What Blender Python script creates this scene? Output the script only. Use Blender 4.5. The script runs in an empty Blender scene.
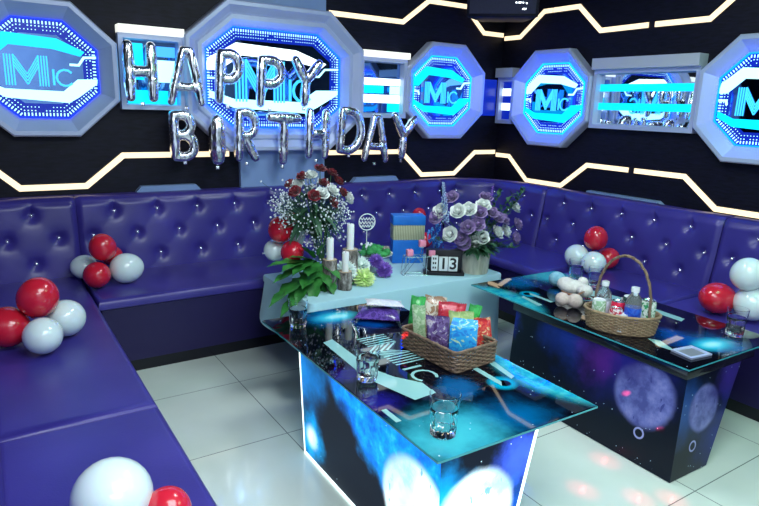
import bpy, bmesh, math, random
from mathutils import Vector, Matrix, Euler
random.seed(7)
SC = bpy.context.scene
COL = SC.collection
PI = math.pi
R = math.radians

# ------------------------------------------------------------------ camera
CAM_H = 1.45
YAW, PITCH, ROLL, FPX = -0.585036, 0.235962, 0.0324822, 610.04
def cam_axes():
    cy, sy = math.cos(YAW), math.sin(YAW)
    right = Vector((cy, sy, 0)); fwd = Vector((-sy, cy, 0)); up = Vector((0, 0, 1))
    cp, sp = math.cos(PITCH), math.sin(PITCH)
    f2 = cp*fwd - sp*up; u2 = cp*up + sp*fwd
    cr, sr = math.cos(ROLL), math.sin(ROLL)
    return cr*right + sr*u2, cr*u2 - sr*right, f2
CR, CU, CF = cam_axes()
CAMP = Vector((0, 0, CAM_H))
def ray(px, py):
    return CR*((px-379.5)/FPX) - CU*((py-253)/FPX) + CF
def at(px, py, ax, val):
    """world point seen at (px,py) lying on the plane axis=val"""
    d = ray(px, py); t = (val-CAMP[ax])/d[ax]
    return CAMP + d*t
def depth(p): return (Vector(p)-CAMP).dot(CF)
cd = bpy.data.cameras.new('camera'); cam = bpy.data.objects.new('camera', cd); COL.objects.link(cam)
cam.matrix_world = Matrix(((CR.x, CU.x, -CF.x, 0), (CR.y, CU.y, -CF.y, 0), (CR.z, CU.z, -CF.z, CAM_H), (0, 0, 0, 1)))
cd.sensor_width = 36; cd.lens = FPX/759*36; cd.clip_start = 0.02
SC.camera = cam

# ------------------------------------------------------------------ materials
def mat(name, col=(.8,.8,.8), rough=.5, metal=0, emit=None, es=0, coat=0, trans=0, ior=1.45, spec=None, sheen=0, sss=0, crough=.03):
    m = bpy.data.materials.new(name); m.use_nodes = True
    b = m.node_tree.nodes['Principled BSDF']
    b.inputs['Base Color'].default_value = (*col, 1)
    b.inputs['Roughness'].default_value = rough
    b.inputs['Metallic'].default_value = metal
    b.inputs['IOR'].default_value = ior
    b.inputs['Coat Weight'].default_value = coat
    b.inputs['Coat Roughness'].default_value = crough
    b.inputs['Transmission Weight'].default_value = trans
    if spec is not None: b.inputs['Specular IOR Level'].default_value = spec
    if sheen: b.inputs['Sheen Weight'].default_value = sheen
    if sss:
        b.inputs['Subsurface Weight'].default_value = sss
        b.inputs['Subsurface Scale'].default_value = .02
    if emit:
        b.inputs['Emission Color'].default_value = (*emit, 1)
        b.inputs['Emission Strength'].default_value = es
    return m
class NT:
    """small node-graph writer"""
    def __init__(s, m):
        s.m = m; s.t = m.node_tree; s.b = s.t.nodes['Principled BSDF']
        s.co = s.t.nodes.new('ShaderNodeTexCoord').outputs['Object']
    def L(s, a, b): s.t.links.new(a, b)
    def put(s, inp, v):
        if hasattr(v, 'links') or isinstance(v, bpy.types.NodeSocket): s.L(v, inp)
        else: inp.default_value = v
    def math(s, op, a, b=0, c=0, clamp=False):
        n = s.t.nodes.new('ShaderNodeMath'); n.operation = op; n.use_clamp = clamp
        s.put(n.inputs[0], a); s.put(n.inputs[1], b); s.put(n.inputs[2], c)
        return n.outputs[0]
    def noise(s, scale, detail=3, rough=.5, co=None, dist=0):
        n = s.t.nodes.new('ShaderNodeTexNoise'); n.inputs['Scale'].default_value = scale
        n.inputs['Detail'].default_value = detail; n.inputs['Roughness'].default_value = rough
        n.inputs['Distortion'].default_value = dist
        s.L(co or s.co, n.inputs['Vector']); return n.outputs['Fac']
    def voro(s, scale, co=None, feat='F1'):
        n = s.t.nodes.new('ShaderNodeTexVoronoi'); n.inputs['Scale'].default_value = scale; n.feature = feat
        s.L(co or s.co, n.inputs['Vector']); return n
    def ramp(s, f, stops, mode='LINEAR'):
        n = s.t.nodes.new('ShaderNodeValToRGB'); cr = n.color_ramp; cr.interpolation = mode
        while len(cr.elements) < len(stops): cr.elements.new(.5)
        for e, (p, c) in zip(cr.elements, stops):
            e.position = p; e.color = (*c, 1) if len(c) == 3 else c
        s.L(f, n.inputs[0]); return n.outputs[0]
    def mix(s, f, a, b, mode='MIX'):
        n = s.t.nodes.new('ShaderNodeMix'); n.data_type = 'RGBA'; n.blend_type = mode
        s.put(n.inputs[0], f)
        for i, v in ((6, a), (7, b)):
            if isinstance(v, tuple): n.inputs[i].default_value = (*v, 1) if len(v) == 3 else v
            else: s.L(v, n.inputs[i])
        return n.outputs[2]
    def xyz(s):
        n = s.t.nodes.new('ShaderNodeSeparateXYZ'); s.L(s.co, n.inputs[0]); return n.outputs
    def mapped(s, scale=(1,1,1), loc=(0,0,0), rot=(0,0,0)):
        n = s.t.nodes.new('ShaderNodeMapping'); s.L(s.co, n.inputs[0])
        n.inputs['Scale'].default_value = scale; n.inputs['Location'].default_value = loc; n.inputs['Rotation'].default_value = rot
        return n.outputs[0]
    def bump(s, h, strength=.3, dist=.01):
        n = s.t.nodes.new('ShaderNodeBump'); n.inputs['Strength'].default_value = strength; n.inputs['Distance'].default_value = dist
        s.L(h, n.inputs['Height']); s.L(n.outputs[0], s.b.inputs['Normal']); return n
    def base(s, c): s.put(s.b.inputs['Base Color'], c)

def m_noise(name, c1, c2, scale=20, rough=.6, bump=0, bscale=None, detail=4, **k):
    m = mat(name, c1, rough, **k); n = NT(m)
    f = n.noise(scale, detail)
    n.base(n.ramp(f, [(.35, c1), (.65, c2)]))
    if bump: n.bump(n.noise(bscale or scale*2, 3), bump, .005)
    return m

M = {}
M['leather'] = mat('violet_leather', (.075,.045,.42), .36, coat=.15, crough=.25)
n = NT(M['leather']); v = n.voro(260); f = n.noise(3, 4)
n.base(n.ramp(f, [(.3, (.033,.025,.205)), (.7, (.052,.039,.29))]))
n.bump(n.math('ADD', v.outputs['Distance'], n.noise(30, 3)), .12, .002)
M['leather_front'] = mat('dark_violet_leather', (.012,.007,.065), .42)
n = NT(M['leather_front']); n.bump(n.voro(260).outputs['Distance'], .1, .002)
M['black_plastic'] = mat('black_plastic', (.008,.008,.012), .35)
M['black_gloss'] = mat('black_gloss', (.006,.006,.012), .12)
M['crystal'] = mat('crystal_button', (.85,.88,1), .08, metal=.9)
M['wall'] = mat('black_wallpaper', (.004,.004,.012), .5, spec=.3)
n = NT(M['wall']); f = n.noise(14, 5, co=n.mapped((1,1,6)))
n.base(n.ramp(f, [(.35, (.0025,.0025,.008)), (.7, (.007,.007,.022))])); n.bump(f, .15, .003)
M['wall_back'] = m_noise('rear_wall_paint', (.58,.62,.72), (.66,.70,.78), 6, .6)
M['ceiling'] = m_noise('ceiling_paint', (.07,.09,.14), (.09,.11,.17), 3, .7)
# floor: polished cream tile, 60 cm grid with thin joints
M['floor'] = mat('polished_cream_tile', (.55,.6,.5), .12, coat=.3, crough=.02)
n = NT(M['floor']); X = n.xyz()
def joint(o, off):
    a = n.math('FRACT', n.math('ADD', n.math('DIVIDE', o, .605), off))
    a = n.math('ABSOLUTE', n.math('SUBTRACT', a, .5))
    return n.math('GREATER_THAN', a, .4965)
j = n.math('MAXIMUM', joint(X[0], -1.05/.605+10), joint(X[1], -2.292/.605+10))
tile = n.ramp(n.noise(1.6, 5), [(.35, (.58,.68,.60)), (.65, (.67,.76,.69))])
n.base(n.mix(j, tile, (.16,.2,.19)))
M['frame'] = m_noise('pale_painted_frame', (.50,.58,.80), (.56,.64,.86), 4, .38, metal=.25)
M['ledge'] = mat('pale_ledge', (.6,.64,.72), .4, metal=.2)
M['column'] = m_noise('blue_grey_panel', (.22,.34,.60), (.26,.39,.66), 3, .35)
M['mirror'] = mat('dark_blue_mirror', (.16,.30,.62), .03, metal=1)
M['mirror_clear'] = mat('mirror', (.75,.85,.95), .02, metal=1)
M['deep_blue'] = mat('deep_blue_glow', (.005,.015,.2), .2, emit=(.004,.03,.6), es=.5)
def emis(name, c, s): return mat(name, (c[0]*.5, c[1]*.5, c[2]*.5), .4, emit=c, es=s)
M['cyan'] = emis('cyan_light', (.0,.62,1), 1.25)
M['cyan_white'] = emis('white_cyan_light', (.45,.95,1), 1.5)
M['white_glow'] = emis('white_light', (.8,.97,1), 1.8)
M['teal'] = emis('teal_light', (.0,.75,.85), 1.1)
M['blue_glow'] = emis('blue_light', (.05,.35,1), 1.3)
M['ledge_lit'] = emis('lit_ledge_glow', (.95,.97,.90), .85)  # bright light falling on the ledges, put in as emission
M['led'] = emis('warm_led', (1,.80,.52), 1.2)
M['cyan_line'] = emis('cyan_line', (.05,.55,1), 1.2)
# foil
M['foil'] = mat('silver_foil', (.95,.96,1), .2, metal=1)
n = NT(M['foil']); h = n.noise(17, 2, co=n.mapped((2.2,1,.55)), dist=.8)
n.bump(h, .5, .016)
def latex(name, c):
    m = mat(name, c, .22, coat=.6, crough=.08, sss=.12); return m
M['red_latex'] = latex('red_latex', (.62,.015,.04))
M['white_latex'] = latex('white_latex', (.72,.86,.86))
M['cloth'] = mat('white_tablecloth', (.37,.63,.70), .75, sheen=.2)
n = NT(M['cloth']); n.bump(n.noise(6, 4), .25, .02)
M['glass'] = mat('clear_glass', (1,1,1), .0, trans=1, ior=1.3)
M['plastic_clear'] = mat('clear_plastic', (.93,.97,1), .06, trans=.9, ior=1.35)
M['wax'] = mat('white_wax', (.85,.9,.88), .45, sss=.2)
M['pink_wax'] = mat('pink_wax', (.9,.32,.45), .4, sss=.2)
M['bark'] = mat('birch_bark', (.3,.28,.26), .8)
n = NT(M['bark']); f = n.noise(26, 5, .7, co=n.mapped((1.5,1.5,.5)))
n.base(n.ramp(f, [(.36, (.04,.035,.03)), (.5, (.22,.2,.18)), (.66, (.55,.53,.5))])); n.bump(f, .8, .01)
M['cut_wood'] = m_noise('cut_wood', (.4,.3,.2), (.5,.4,.28), 30, .7)
M['leaf'] = m_noise('green_leaf', (.015,.12,.02), (.04,.24,.04), 18, .5)
M['leaf_dark'] = m_noise('dark_green_leaf', (.02,.08,.04), (.05,.14,.07), 22, .5)
M['stem'] = mat('green_stem', (.05,.15,.05), .6)
M['gyp'] = mat('white_blossom', (.8,.86,.9), .7)
M['red_rose'] = m_noise('red_petal', (.16,.003,.012), (.27,.008,.02), 30, .5, sheen=.3)
M['white_rose'] = m_noise('white_petal', (.80,.84,.80), (.70,.76,.72), 20, .5, sheen=.3)
M['purple_rose'] = m_noise('purple_petal', (.19,.12,.32), (.32,.22,.46), 25, .5, sheen=.3)
M['lime_petal'] = m_noise('lime_petal', (.55,.78,.25), (.68,.85,.4), 25, .55)
M['pale_petal'] = m_noise('pale_green_petal', (.62,.78,.7), (.75,.85,.82), 25, .55)
M['violet_petal'] = m_noise('violet_petal', (.14,.06,.42), (.25,.13,.55), 25, .55)
M['blue_petal'] = m_noise('blue_petal', (.25,.38,.6), (.4,.5,.72), 25, .55)
M['moss'] = m_noise('moss', (.02,.22,.05), (.06,.4,.12), 40, .7, bump=.6)
M['wicker'] = m_noise('brown_wicker', (.14,.09,.06), (.26,.175,.115), 60, .55, bump=.3)
M['wicker_light'] = m_noise('tan_wicker', (.25,.17,.095), (.38,.27,.15), 60, .55, bump=.3)
M['white_ceramic'] = mat('white_ceramic', (.75,.8,.82), .2)
M['wire'] = mat('silver_wire', (.75,.78,.82), .25, metal=1)
M['blue_card'] = m_noise('blue_card', (.01,.16,.62), (.015,.2,.7), 10, .45)
M['pot_wood'] = mat('whitewashed_planks', (.55,.55,.42), .7)
n = NT(M['pot_wood']); f = n.noise(30, 4, co=n.mapped((1,1,.15)))
n.base(n.ramp(f, [(.35, (.34,.36,.28)), (.65, (.62,.62,.5))])); n.bump(f, .4, .004)
M['tile_white'] = mat('white_block', (.8,.86,.86), .5)
M['ink'] = mat('black_ink', (.01,.01,.012), .5)
M['plush'] = m_noise('white_plush', (.75,.72,.68), (.85,.82,.78), 60, .95, bump=1, bscale=150)
M['cream_plush'] = m_noise('cream_plush', (.6,.5,.44), (.72,.6,.54), 60, .95, bump=1, bscale=150)
M['blue_plush'] = m_noise('light_blue_plush', (.2,.48,.62), (.3,.6,.72), 60, .95, bump=1, bscale=150)
M['brown'] = mat('brown_ribbon', (.28,.13,.06), .6)

def pack(name, cols, scale=14, rough=.22, w=None):
    scale *= 1.7
    """printed shiny film / card: blocky colour patches"""
    m = mat(name, cols[0], rough, coat=.4)
    n = NT(m); f = n.noise(scale, 2, .6, dist=1.5)
    k = len(cols); n.base(n.ramp(f, [(.30+.4*i/max(1, k-1), c) for i, c in enumerate(cols)], 'CONSTANT'))
    n.bump(n.noise(35, 2), .3, .006)
    return m

# galaxy prints -------------------------------------------------------------
def blob(n, P, c, r, soft=.5, warp=None, w=.0, sc=(1,1)):
    """1 inside a disc on two chosen axes, soft rim"""
    dx = n.math('MULTIPLY', n.math('SUBTRACT', P[0], c[0]), 1/sc[0]); dy = n.math('MULTIPLY', n.math('SUBTRACT', P[1], c[1]), 1/sc[1])
    d = n.math('SQRT', n.math('ADD', n.math('MULTIPLY', dx, dx), n.math('MULTIPLY', dy, dy)))
    if warp is not None: d = n.math('ADD', d, n.math('MULTIPLY', n.math('SUBTRACT', warp, .5), w))
    mr = n.t.nodes.new('ShaderNodeMapRange'); mr.inputs['From Min'].default_value = r; mr.inputs['From Max'].default_value = r*(1-soft)
    mr.interpolation_type = 'SMOOTHSTEP'
    n.L(d, mr.inputs['Value']); return mr.outputs[0], d
def stars(n, scale=45, thr=.10):
    v = n.voro(scale); a = n.math('LESS_THAN', v.outputs['Distance'], thr)
    sep = n.t.nodes.new('ShaderNodeSeparateColor'); n.L(v.outputs['Color'], sep.inputs[0])
    return n.math('MULTIPLY', a, n.math('GREATER_THAN', sep.outputs[0], .72))
def galaxy_side(name, axis, lit):
    """printed pedestal film; axis 1: long side (y,z), axis 0: short side (x,z)"""
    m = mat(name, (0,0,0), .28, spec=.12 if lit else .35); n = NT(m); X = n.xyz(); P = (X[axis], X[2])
    w = n.noise(5, 5, .6); w2 = n.noise(14, 5, .65)
    if axis == 1 and lit: clouds = [((.92,.40),.26,(.0,.20,.62)), ((.90,.10),.17,(.0,.36,.85)), ((.42,.30),.10,(.0,.25,.75))]
    elif axis == 1: clouds = [((.30,.42),.34,(.01,.06,.62)), ((.62,.40),.22,(.0,.16,.75)), ((.9,.36),.20,(.0,.3,.85)), ((.42,.36),.16,(.10,.05,.5)), ((.86,.08),.16,(.0,.3,.9))]
    else: clouds = [((.02,.3),.2,(.0,.35,.9)), ((.34,.40),.13,(.04,.10,.7)), ((.3,.1),.25,(.0,.12,.65)), ((.0,.2),.2,(.0,.3,.85))]
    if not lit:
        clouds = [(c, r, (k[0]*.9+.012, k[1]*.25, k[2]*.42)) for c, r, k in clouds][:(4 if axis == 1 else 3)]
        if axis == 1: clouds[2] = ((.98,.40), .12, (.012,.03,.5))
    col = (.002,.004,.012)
    for c, r, k in clouds:
        f, _ = blob(n, P, c, r, 1.0, w, .32)
        col = n.mix(n.math('MULTIPLY', f, .9 if lit else .65), col, k)
    if lit and axis == 1:      # blue sweep falling from the far top towards the moon
        ln = n.math('SUBTRACT', n.math('SUBTRACT', P[1], n.math('MULTIPLY', P[0], .58)), .02)
        ln = n.math('ADD', ln, n.math('MULTIPLY', n.math('SUBTRACT', w, .5), .18))
        mr = n.t.nodes.new('ShaderNodeMapRange'); mr.interpolation_type = 'SMOOTHSTEP'
        mr.inputs['From Min'].default_value = -.02; mr.inputs['From Max'].default_value = .07; n.L(ln, mr.inputs['Value'])
        bc = n.ramp(w2, [(.35, (.0,.10,.62)), (.55, (.0,.26,.85)), (.75, (.05,.5,.95))])
        col = n.mix(mr.outputs[0], col, bc)
    col = n.mix(stars(n, 50, .10), col, (.6,.85,1))
    if axis == 1:
        c, r = (.17,.30), (.155 if not lit else .20)
        if lit: c = (.13,.22)
        moons = [(c, r, (1,1))]; ring = (.155,.135)
        if lit: moons.append(((.86,.11), .07, (1,1)))
    else:
        moons = [((.15,.28) if not lit else (.17,.24), .115 if not lit else .17, (1,1))]; ring = (.095,.125)
    for i, (c, r, s) in enumerate(moons):
        f, d = blob(n, P, c, r, .22 if i == 0 else .9, w2, .03)
        mc = n.ramp(w2, [(.38, (.45,.78,1) if lit else (.07,.08,.27)), (.55, (.75,.97,1) if lit else (.15,.17,.44)), (.7, (1,1,1) if lit else (.24,.25,.52))])
        cr = n.math('LESS_THAN', n.noise(34, 2, co=n.mapped((1,1,.45))), .31)
        mc = n.mix(n.math('MULTIPLY', cr, .8), mc, (.05,.25,.55) if lit else (.03,.04,.2))
        # violet shade cloud over the moon's upper side
        g, _ = blob(n, P, (c[0]+(.13 if axis == 0 else .10), c[1]+.13), .17, 1, w, .2)
        mc = n.mix(n.math('MULTIPLY', g, .6 if lit else .95), mc, (.15,.25,.9) if lit else (.03,.02,.16))
        col = n.mix(f, col, mc)
    _, d = blob(n, P, ring, .03, .5)
    rr = n.math('LESS_THAN', n.math('ABSOLUTE', n.math('SUBTRACT', d, .021)), .004)
    col = n.mix(rr, col, (.7,.9,1) if lit else (.30,.32,.6))
    n.base(col)
    if lit:
        n.L(col, n.b.inputs['Emission Color']); n.b.inputs['Emission Strength'].default_value = 1.25
    return m
def galaxy_top(name, flip):
    m = mat(name, (0,0,0), .03, coat=.2, crough=.01); n = NT(m); X = n.xyz(); P = (X[0], X[1])
    if flip: P = (n.math('SUBTRACT', .685, X[0]), n.math('SUBTRACT', 1.31, X[1]))
    w = n.noise(4.5, 6, .62); w2 = n.noise(16, 5, .6)
    col = (.0015,.002,.006)
    D = .5 if flip else 1
    for c, r, k in [((.14,.10),.25,(.0,.24,.42)), ((.05,.38),.12,(.015,.012,.22)), ((.06,.62),.09,(.015,.01,.16)), ((.40,.10),.17,(.0,.12,.32)),
                    ((.30,1.20),.17,(.0,.18,.50)), ((.12,.08),.24,(.06,.50,.58)), ((.42,1.08),.14,(.0,.08,.4)), ((.36,.34),.09,(.0,.10,.30))]:
        f, _ = blob(n, P, c, r, 1, w, .26); col = n.mix(n.math('MULTIPLY', f, .92), col, k)
    col = n.mix(stars(n, 40, .1), col, (.5,.75,1))
    f, _ = blob(n, P, (.33,1.20), .15, .9, w, .05, (1,.55)); col = n.mix(f, col, (.05,.75,.95))
    f, _ = blob(n, P, (.33,1.20), .075, .9, w, .05, (1,.5)); col = n.mix(f, col, (.45,.95,1))
    # planet limb with its little ringed world
    f, _ = blob(n, P, (.98,.28), .44, .22, w2, .02)
    mc = n.ramp(w2, [(.35, (.0,.22,.45)), (.5, (.02,.45,.55)), (.7, (.10,.62,.66))]); col = n.mix(f, col, mc)
    f, _ = blob(n, P, (.52,.29), .066, .5); col = n.mix(f, col, (.0,.35,.55))
    f, _ = blob(n, P, (.525,.285), .03, .35); col = n.mix(f, col, (.001,.002,.004))
    n.base(col)
    return m
M['side_lit_long'] = galaxy_side('backlit_galaxy_long', 1, True)
M['side_lit_short'] = galaxy_side('backlit_galaxy_short', 0, True)
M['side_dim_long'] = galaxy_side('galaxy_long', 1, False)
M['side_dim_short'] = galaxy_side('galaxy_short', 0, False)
M['top_a'] = galaxy_top('galaxy_glass_top', False)
M['top_b'] = galaxy_top('galaxy_glass_top_turned', True)
M['print_pale'] = mat('pale_teal_print', (.28,.55,.55), .03, coat=.2, crough=.01)
M['glass_edge'] = mat('teal_glass_edge', (.05,.35,.4), .1, coat=.5)

# ------------------------------------------------------------------ mesh builder
class MB:
    def __init__(s): s.bm = bmesh.new(); s.mi = 0
    def face(s, vs):
        try:
            f = s.bm.faces.new(vs); f.material_index = s.mi; f.smooth = True; return f
        except ValueError: return None
    def v(s, p): return s.bm.verts.new(p)
    def box(s, lo, hi, T=None, bev=0, seg=2):
        x0,y0,z0 = lo; x1,y1,z1 = hi
        P = [(x0,y0,z0),(x1,y0,z0),(x1,y1,z0),(x0,y1,z0),(x0,y0,z1),(x1,y0,z1),(x1,y1,z1),(x0,y1,z1)]
        return s.hexa(P, T, bev, seg)
    def hexa(s, P, T=None, bev=0, seg=2):
        vs = [s.v((T @ Vector(p)) if T else p) for p in P]
        fs = [s.face([vs[i] for i in q]) for q in ((3,2,1,0),(4,5,6,7),(0,1,5,4),(1,2,6,5),(2,3,7,6),(3,0,4,7))]
        if bev:
            es = list({e for f in fs for e in f.edges})
            r = bmesh.ops.bevel(s.bm, geom=es, offset=bev, segments=seg, affect='EDGES', profile=.5)
            for f in r['faces']: f.material_index = s.mi; f.smooth = True
        return fs
    def prism(s, pts, d, T=None, bev=0):
        """polygon pts (x,y) extruded z in [d0,d1] through T"""
        lo = [s.v(T @ Vector((x,y,d[0]))) if T else s.v((x,y,d[0])) for x,y in pts]
        hi = [s.v(T @ Vector((x,y,d[1]))) if T else s.v((x,y,d[1])) for x,y in pts]
        k = len(pts); s.face(lo[::-1]); s.face(hi)
        for i in range(k): s.face([lo[i], lo[(i+1)%k], hi[(i+1)%k], hi[i]])
    def tube(s, pts, r, sides=8, closed=False, cap=True, flat=None):
        pts = [Vector(p) for p in pts]; k = len(pts); rings = []
        up = None
        for i, p in enumerate(pts):
            a = pts[(i-1) % k] if (closed or i) else p; b = pts[(i+1) % k] if (closed or i < k-1) else p
            t = (b-a).normalized() if (b-a).length > 1e-9 else Vector((0,0,1))
            if up is None:
                up = Vector((0,0,1)) if abs(t.z) < .9 else Vector((1,0,0))
            x = t.cross(up)
            if x.length < 1e-6: x = t.cross(Vector((0,1,.01)))
            x.normalize(); y = x.cross(t).normalized(); up = y
            rr = r[i] if isinstance(r, (list,tuple)) else r
            ring = []
            for j in range(sides):
                an = 2*PI*j/sides; ring.append(s.v(p + x*math.cos(an)*rr + y*math.sin(an)*rr*(flat or 1)))
            rings.append(ring)
        for i in range(k if closed else k-1):
            A, B = rings[i], rings[(i+1)%k]
            for j in range(sides): s.face([A[j], A[(j+1)%sides], B[(j+1)%sides], B[j]])
        if cap and not closed: s.face(rings[0][::-1]); s.face(rings[-1])
    def lathe(s, prof, c=(0,0,0), seg=24, T=None, mod=None):
        rings = []
        for r, z in prof:
            if r < 1e-6: rings.append([s.v((T @ Vector((c[0],c[1],c[2]+z))) if T else (c[0],c[1],c[2]+z))]); continue
            ring = []
            for j in range(seg):
                a = 2*PI*j/seg; q = r*(mod(a, z) if mod else 1)
                p = Vector((c[0]+q*math.cos(a), c[1]+q*math.sin(a), c[2]+z)); ring.append(s.v(T @ p if T else p))
            rings.append(ring)
        for A, B in zip(rings, rings[1:]):
            if len(A) == 1 and len(B) == 1: continue
            for j in range(seg):
                if len(A) == 1: s.face([A[0], B[(j+1)%seg], B[j]][::-1])
                elif len(B) == 1: s.face([A[j], A[(j+1)%seg], B[0]])
                else: s.face([A[j], A[(j+1)%seg], B[(j+1)%seg], B[j]])
    def ball(s, c, r, seg=16, rings=10, T=None):
        if not isinstance(r, (tuple,list)): r = (r,r,r)
        TT = Matrix.Translation(c) @ (T or Matrix()) @ Matrix.Diagonal((*r,1))
        s.lathe([(math.sin(PI*i/rings), -math.cos(PI*i/rings)) for i in range(rings+1)], seg=seg, T=TT)
    def grid(s, fn, nu, nv, wrap=False):
        g = [[s.v(fn(i/nu, j/nv)) for j in range(nv+1)] for i in range(nu if wrap else nu+1)]
        for i in range(nu):
            A, B = g[i], g[(i+1) % len(g)]
            for j in range(nv): s.face([A[j], B[j], B[j+1], A[j+1]])
    def text(s, body, size, T, depth=.0006):
        cu = bpy.data.curves.new('tmp', 'FONT'); cu.body = body; cu.size = size; cu.align_x = 'CENTER'; cu.align_y = 'CENTER'
        cu.extrude = depth; cu.offset = size*.02
        o = bpy.data.objects.new('tmp', cu); COL.objects.link(o)
        dg = bpy.context.evaluated_depsgraph_get(); me = bpy.data.meshes.new_from_object(o.evaluated_get(dg))
        me.transform(T); k = len(s.bm.faces); s.bm.from_mesh(me); s.bm.faces.ensure_lookup_table()
        for i in range(k, len(s.bm.faces)): s.bm.faces[i].material_index = s.mi
        bpy.data.objects.remove(o); bpy.data.meshes.remove(me); bpy.data.curves.remove(cu)
    def build(s, name, mats, parent=None, flat=False, loc=None, rot=None, normals=True):
        if normals: bmesh.ops.recalc_face_normals(s.bm, faces=s.bm.faces)
        me = bpy.data.meshes.new(name); s.bm.to_mesh(me); s.bm.free()
        if not isinstance(mats, (list,tuple)): mats = [mats]
        for m in mats: me.materials.append(m)
        if flat:
            for p in me.polygons: p.use_smooth = False
        else:
            try: me.set_sharp_from_angle(angle=R(38))
            except Exception: pass
        o = bpy.data.objects.new(name, me); COL.objects.link(o)
        if loc is not None: o.location = loc
        if rot is not None: o.rotation_euler = rot
        if parent: o.parent = parent
        return o
def tag(o, label=None, cat=None, group=None, kind=None):
    if label: o['label'] = label
    if cat: o['category'] = cat
    if group: o['group'] = group
    if kind: o['kind'] = kind
    return o
def thing(name, label, cat, loc=(0,0,0), rz=0, group=None, rot=None):
    o = bpy.data.objects.new(name, None); COL.objects.link(o); o.empty_display_size = .05
    o.location = loc; o.rotation_euler = rot or (0,0,rz)
    return tag(o, label, cat, group)
def dup(root, label=None, loc=None, rot=None, scale=None, group=None, mats=None):
    """copy a thing with its parts (and sub-parts)"""
    c = root.copy(); COL.objects.link(c)
    for ch in [o for o in bpy.data.objects if o.parent == root]:
        d = ch.copy(); COL.objects.link(d); d.parent = c
        for g in [o for o in bpy.data.objects if o.parent == ch]:
            e = g.copy(); COL.objects.link(e); e.parent = d
    if label: c['label'] = label
    if loc is not None: c.location = loc
    if rot is not None: c.rotation_euler = rot
    if scale is not None: c.scale = scale
    if group: c['group'] = group
    return c
def XF(o, x, y, z=None):
    """matrix with columns x,y,z and origin o"""
    x = Vector(x).normalized(); y = Vector(y).normalized(); z = Vector(z).normalized() if z else x.cross(y)
    return Matrix(((x.x,y.x,z.x,o[0]),(x.y,y.y,z.y,o[1]),(x.z,y.z,z.z,o[2]),(0,0,0,1)))

# ------------------------------------------------------------------ room
WX, WY, WL, CZ = 3.86, 4.02, -.33, 2.75
def struct(name, lo, hi, m):
    b = MB(); b.box(lo, hi); return tag(b.build(name, m, flat=True), kind='structure')
struct('floor', (-1.9,-2.2,-.1), (WX+.1,WY+.1,0), M['floor'])
struct('ceiling', (-1.9,-2.2,CZ), (WX+.1,WY+.1,CZ+.1), M['ceiling'])
struct('wall_back', (WL-.1,WY,0), (WX+.1,WY+.1,CZ), M['wall'])
struct('wall_right', (WX,-2.2,0), (WX+.1,WY,CZ), M['wall'])
struct('wall_left', (WL-.1,.45,0), (WL,WY,CZ), M['wall'])
struct('wall_left_return', (-1.9,.35,0), (WL,.45,CZ), M['wall_back'])
struct('wall_left_rear', (-2.0,-2.2,0), (-1.9,.45,CZ), M['wall_back'])
struct('wall_front', (-1.9,-2.3,0), (WX+.1,-2.2,CZ), M['wall_back'])
# blue-grey pilaster behind the big middle octagon
b = MB(); b.box((1.49,WY-.035,.5), (2.13,WY,1.16)); tag(b.build('trim_1', M['column'], flat=True), kind='structure')
b = MB(); b.box((1.49,WY-.035,2.03), (2.13,WY,CZ)); tag(b.build('trim_2', M['column'], flat=True), kind='structure')

# wall-local transforms: (u along wall to the right as seen, v up, w out of wall)
TB = XF((0,WY,0), (1,0,0), (0,0,1), (0,-1,0))
TR = XF((WX,0,0), (0,-1,0), (0,0,1), (-1,0,0))
def uR(y): return -y

# ------------------------------------------------------------------ LED strips
def offset_poly(pts, w):
    pts = [Vector(p) for p in pts]; L = []; Rr = []
    for i, p in enumerate(pts):
        d1 = (p-pts[i-1]).normalized() if i else None; d2 = (pts[i+1]-p).normalized() if i < len(pts)-1 else None
        d1 = d1 or d2; d2 = d2 or d1
        n1 = Vector((-d1.y, d1.x)); n2 = Vector((-d2.y, d2.x)); m = (n1+n2).normalized(); k = w/2/max(.3, m.dot(n1))
        L.append(p+m*k); Rr.append(p-m*k)
    return L, Rr
def ribbon(b, pts, w, d, T):
    L, Rr = offset_poly(pts, w)
    for i in range(len(pts)-1):
        b.prism([tuple(Rr[i]), tuple(Rr[i+1]), tuple(L[i+1]), tuple(L[i])], d, T)
def led(label, T, pts, w=.034):
    c = sum((Vector(p) for p in pts), Vector((0,0)))/len(pts)
    root = thing('led_strip', label, 'light strip', T @ Vector((*pts[0],0)), group='zigzag led strips on the walls')
    o = Matrix.Translation(-(T @ Vector((*pts[0],0))))
    b = MB(); ribbon(b, pts, w, (0,.012), o @ T); b.build('diffuser', M['led'], root, flat=True)
    b = MB(); ribbon(b, pts, w+.012, (0,.005), o @ T); b.build('channel', M['black_plastic'], root, flat=True)
led('warm led strip zigzagging under the left octagon, partly behind the letter B', TB, [(-.2,1.11),(.0,1.11),(.19,.93),(.535,.93),(.752,1.108),(1.42,1.108)])
led('warm led strip between letter D and the corner, dipping under the third octagon', TB, [(2.16,1.105),(2.835,1.105),(3.045,.915),(3.39,.915),(3.61,1.09),(3.845,1.09)])
led('upper warm led strip starting beside the big middle octagon and rising to the speaker', TB, [(2.17,2.075),(2.803,2.075),(3.04,2.25),(3.44,2.25)])
led('short upper led strip below the corner speaker, on the back wall', TB, [(3.44,2.22),(3.625,2.066),(3.845,2.066)])
led('short upper led strip rising right from the room corner under the speaker', TR, [(uR(4.0),2.04),(uR(3.82),2.04),(uR(3.58),2.215),(uR(3.5),2.215)])
led('upper led strip on the right wall dipping above the corner octagon up to the gap', TR, [(uR(3.49),2.215),(uR(3.24),2.215),(uR(3.03),2.03),(uR(2.65),2.035)])
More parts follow.
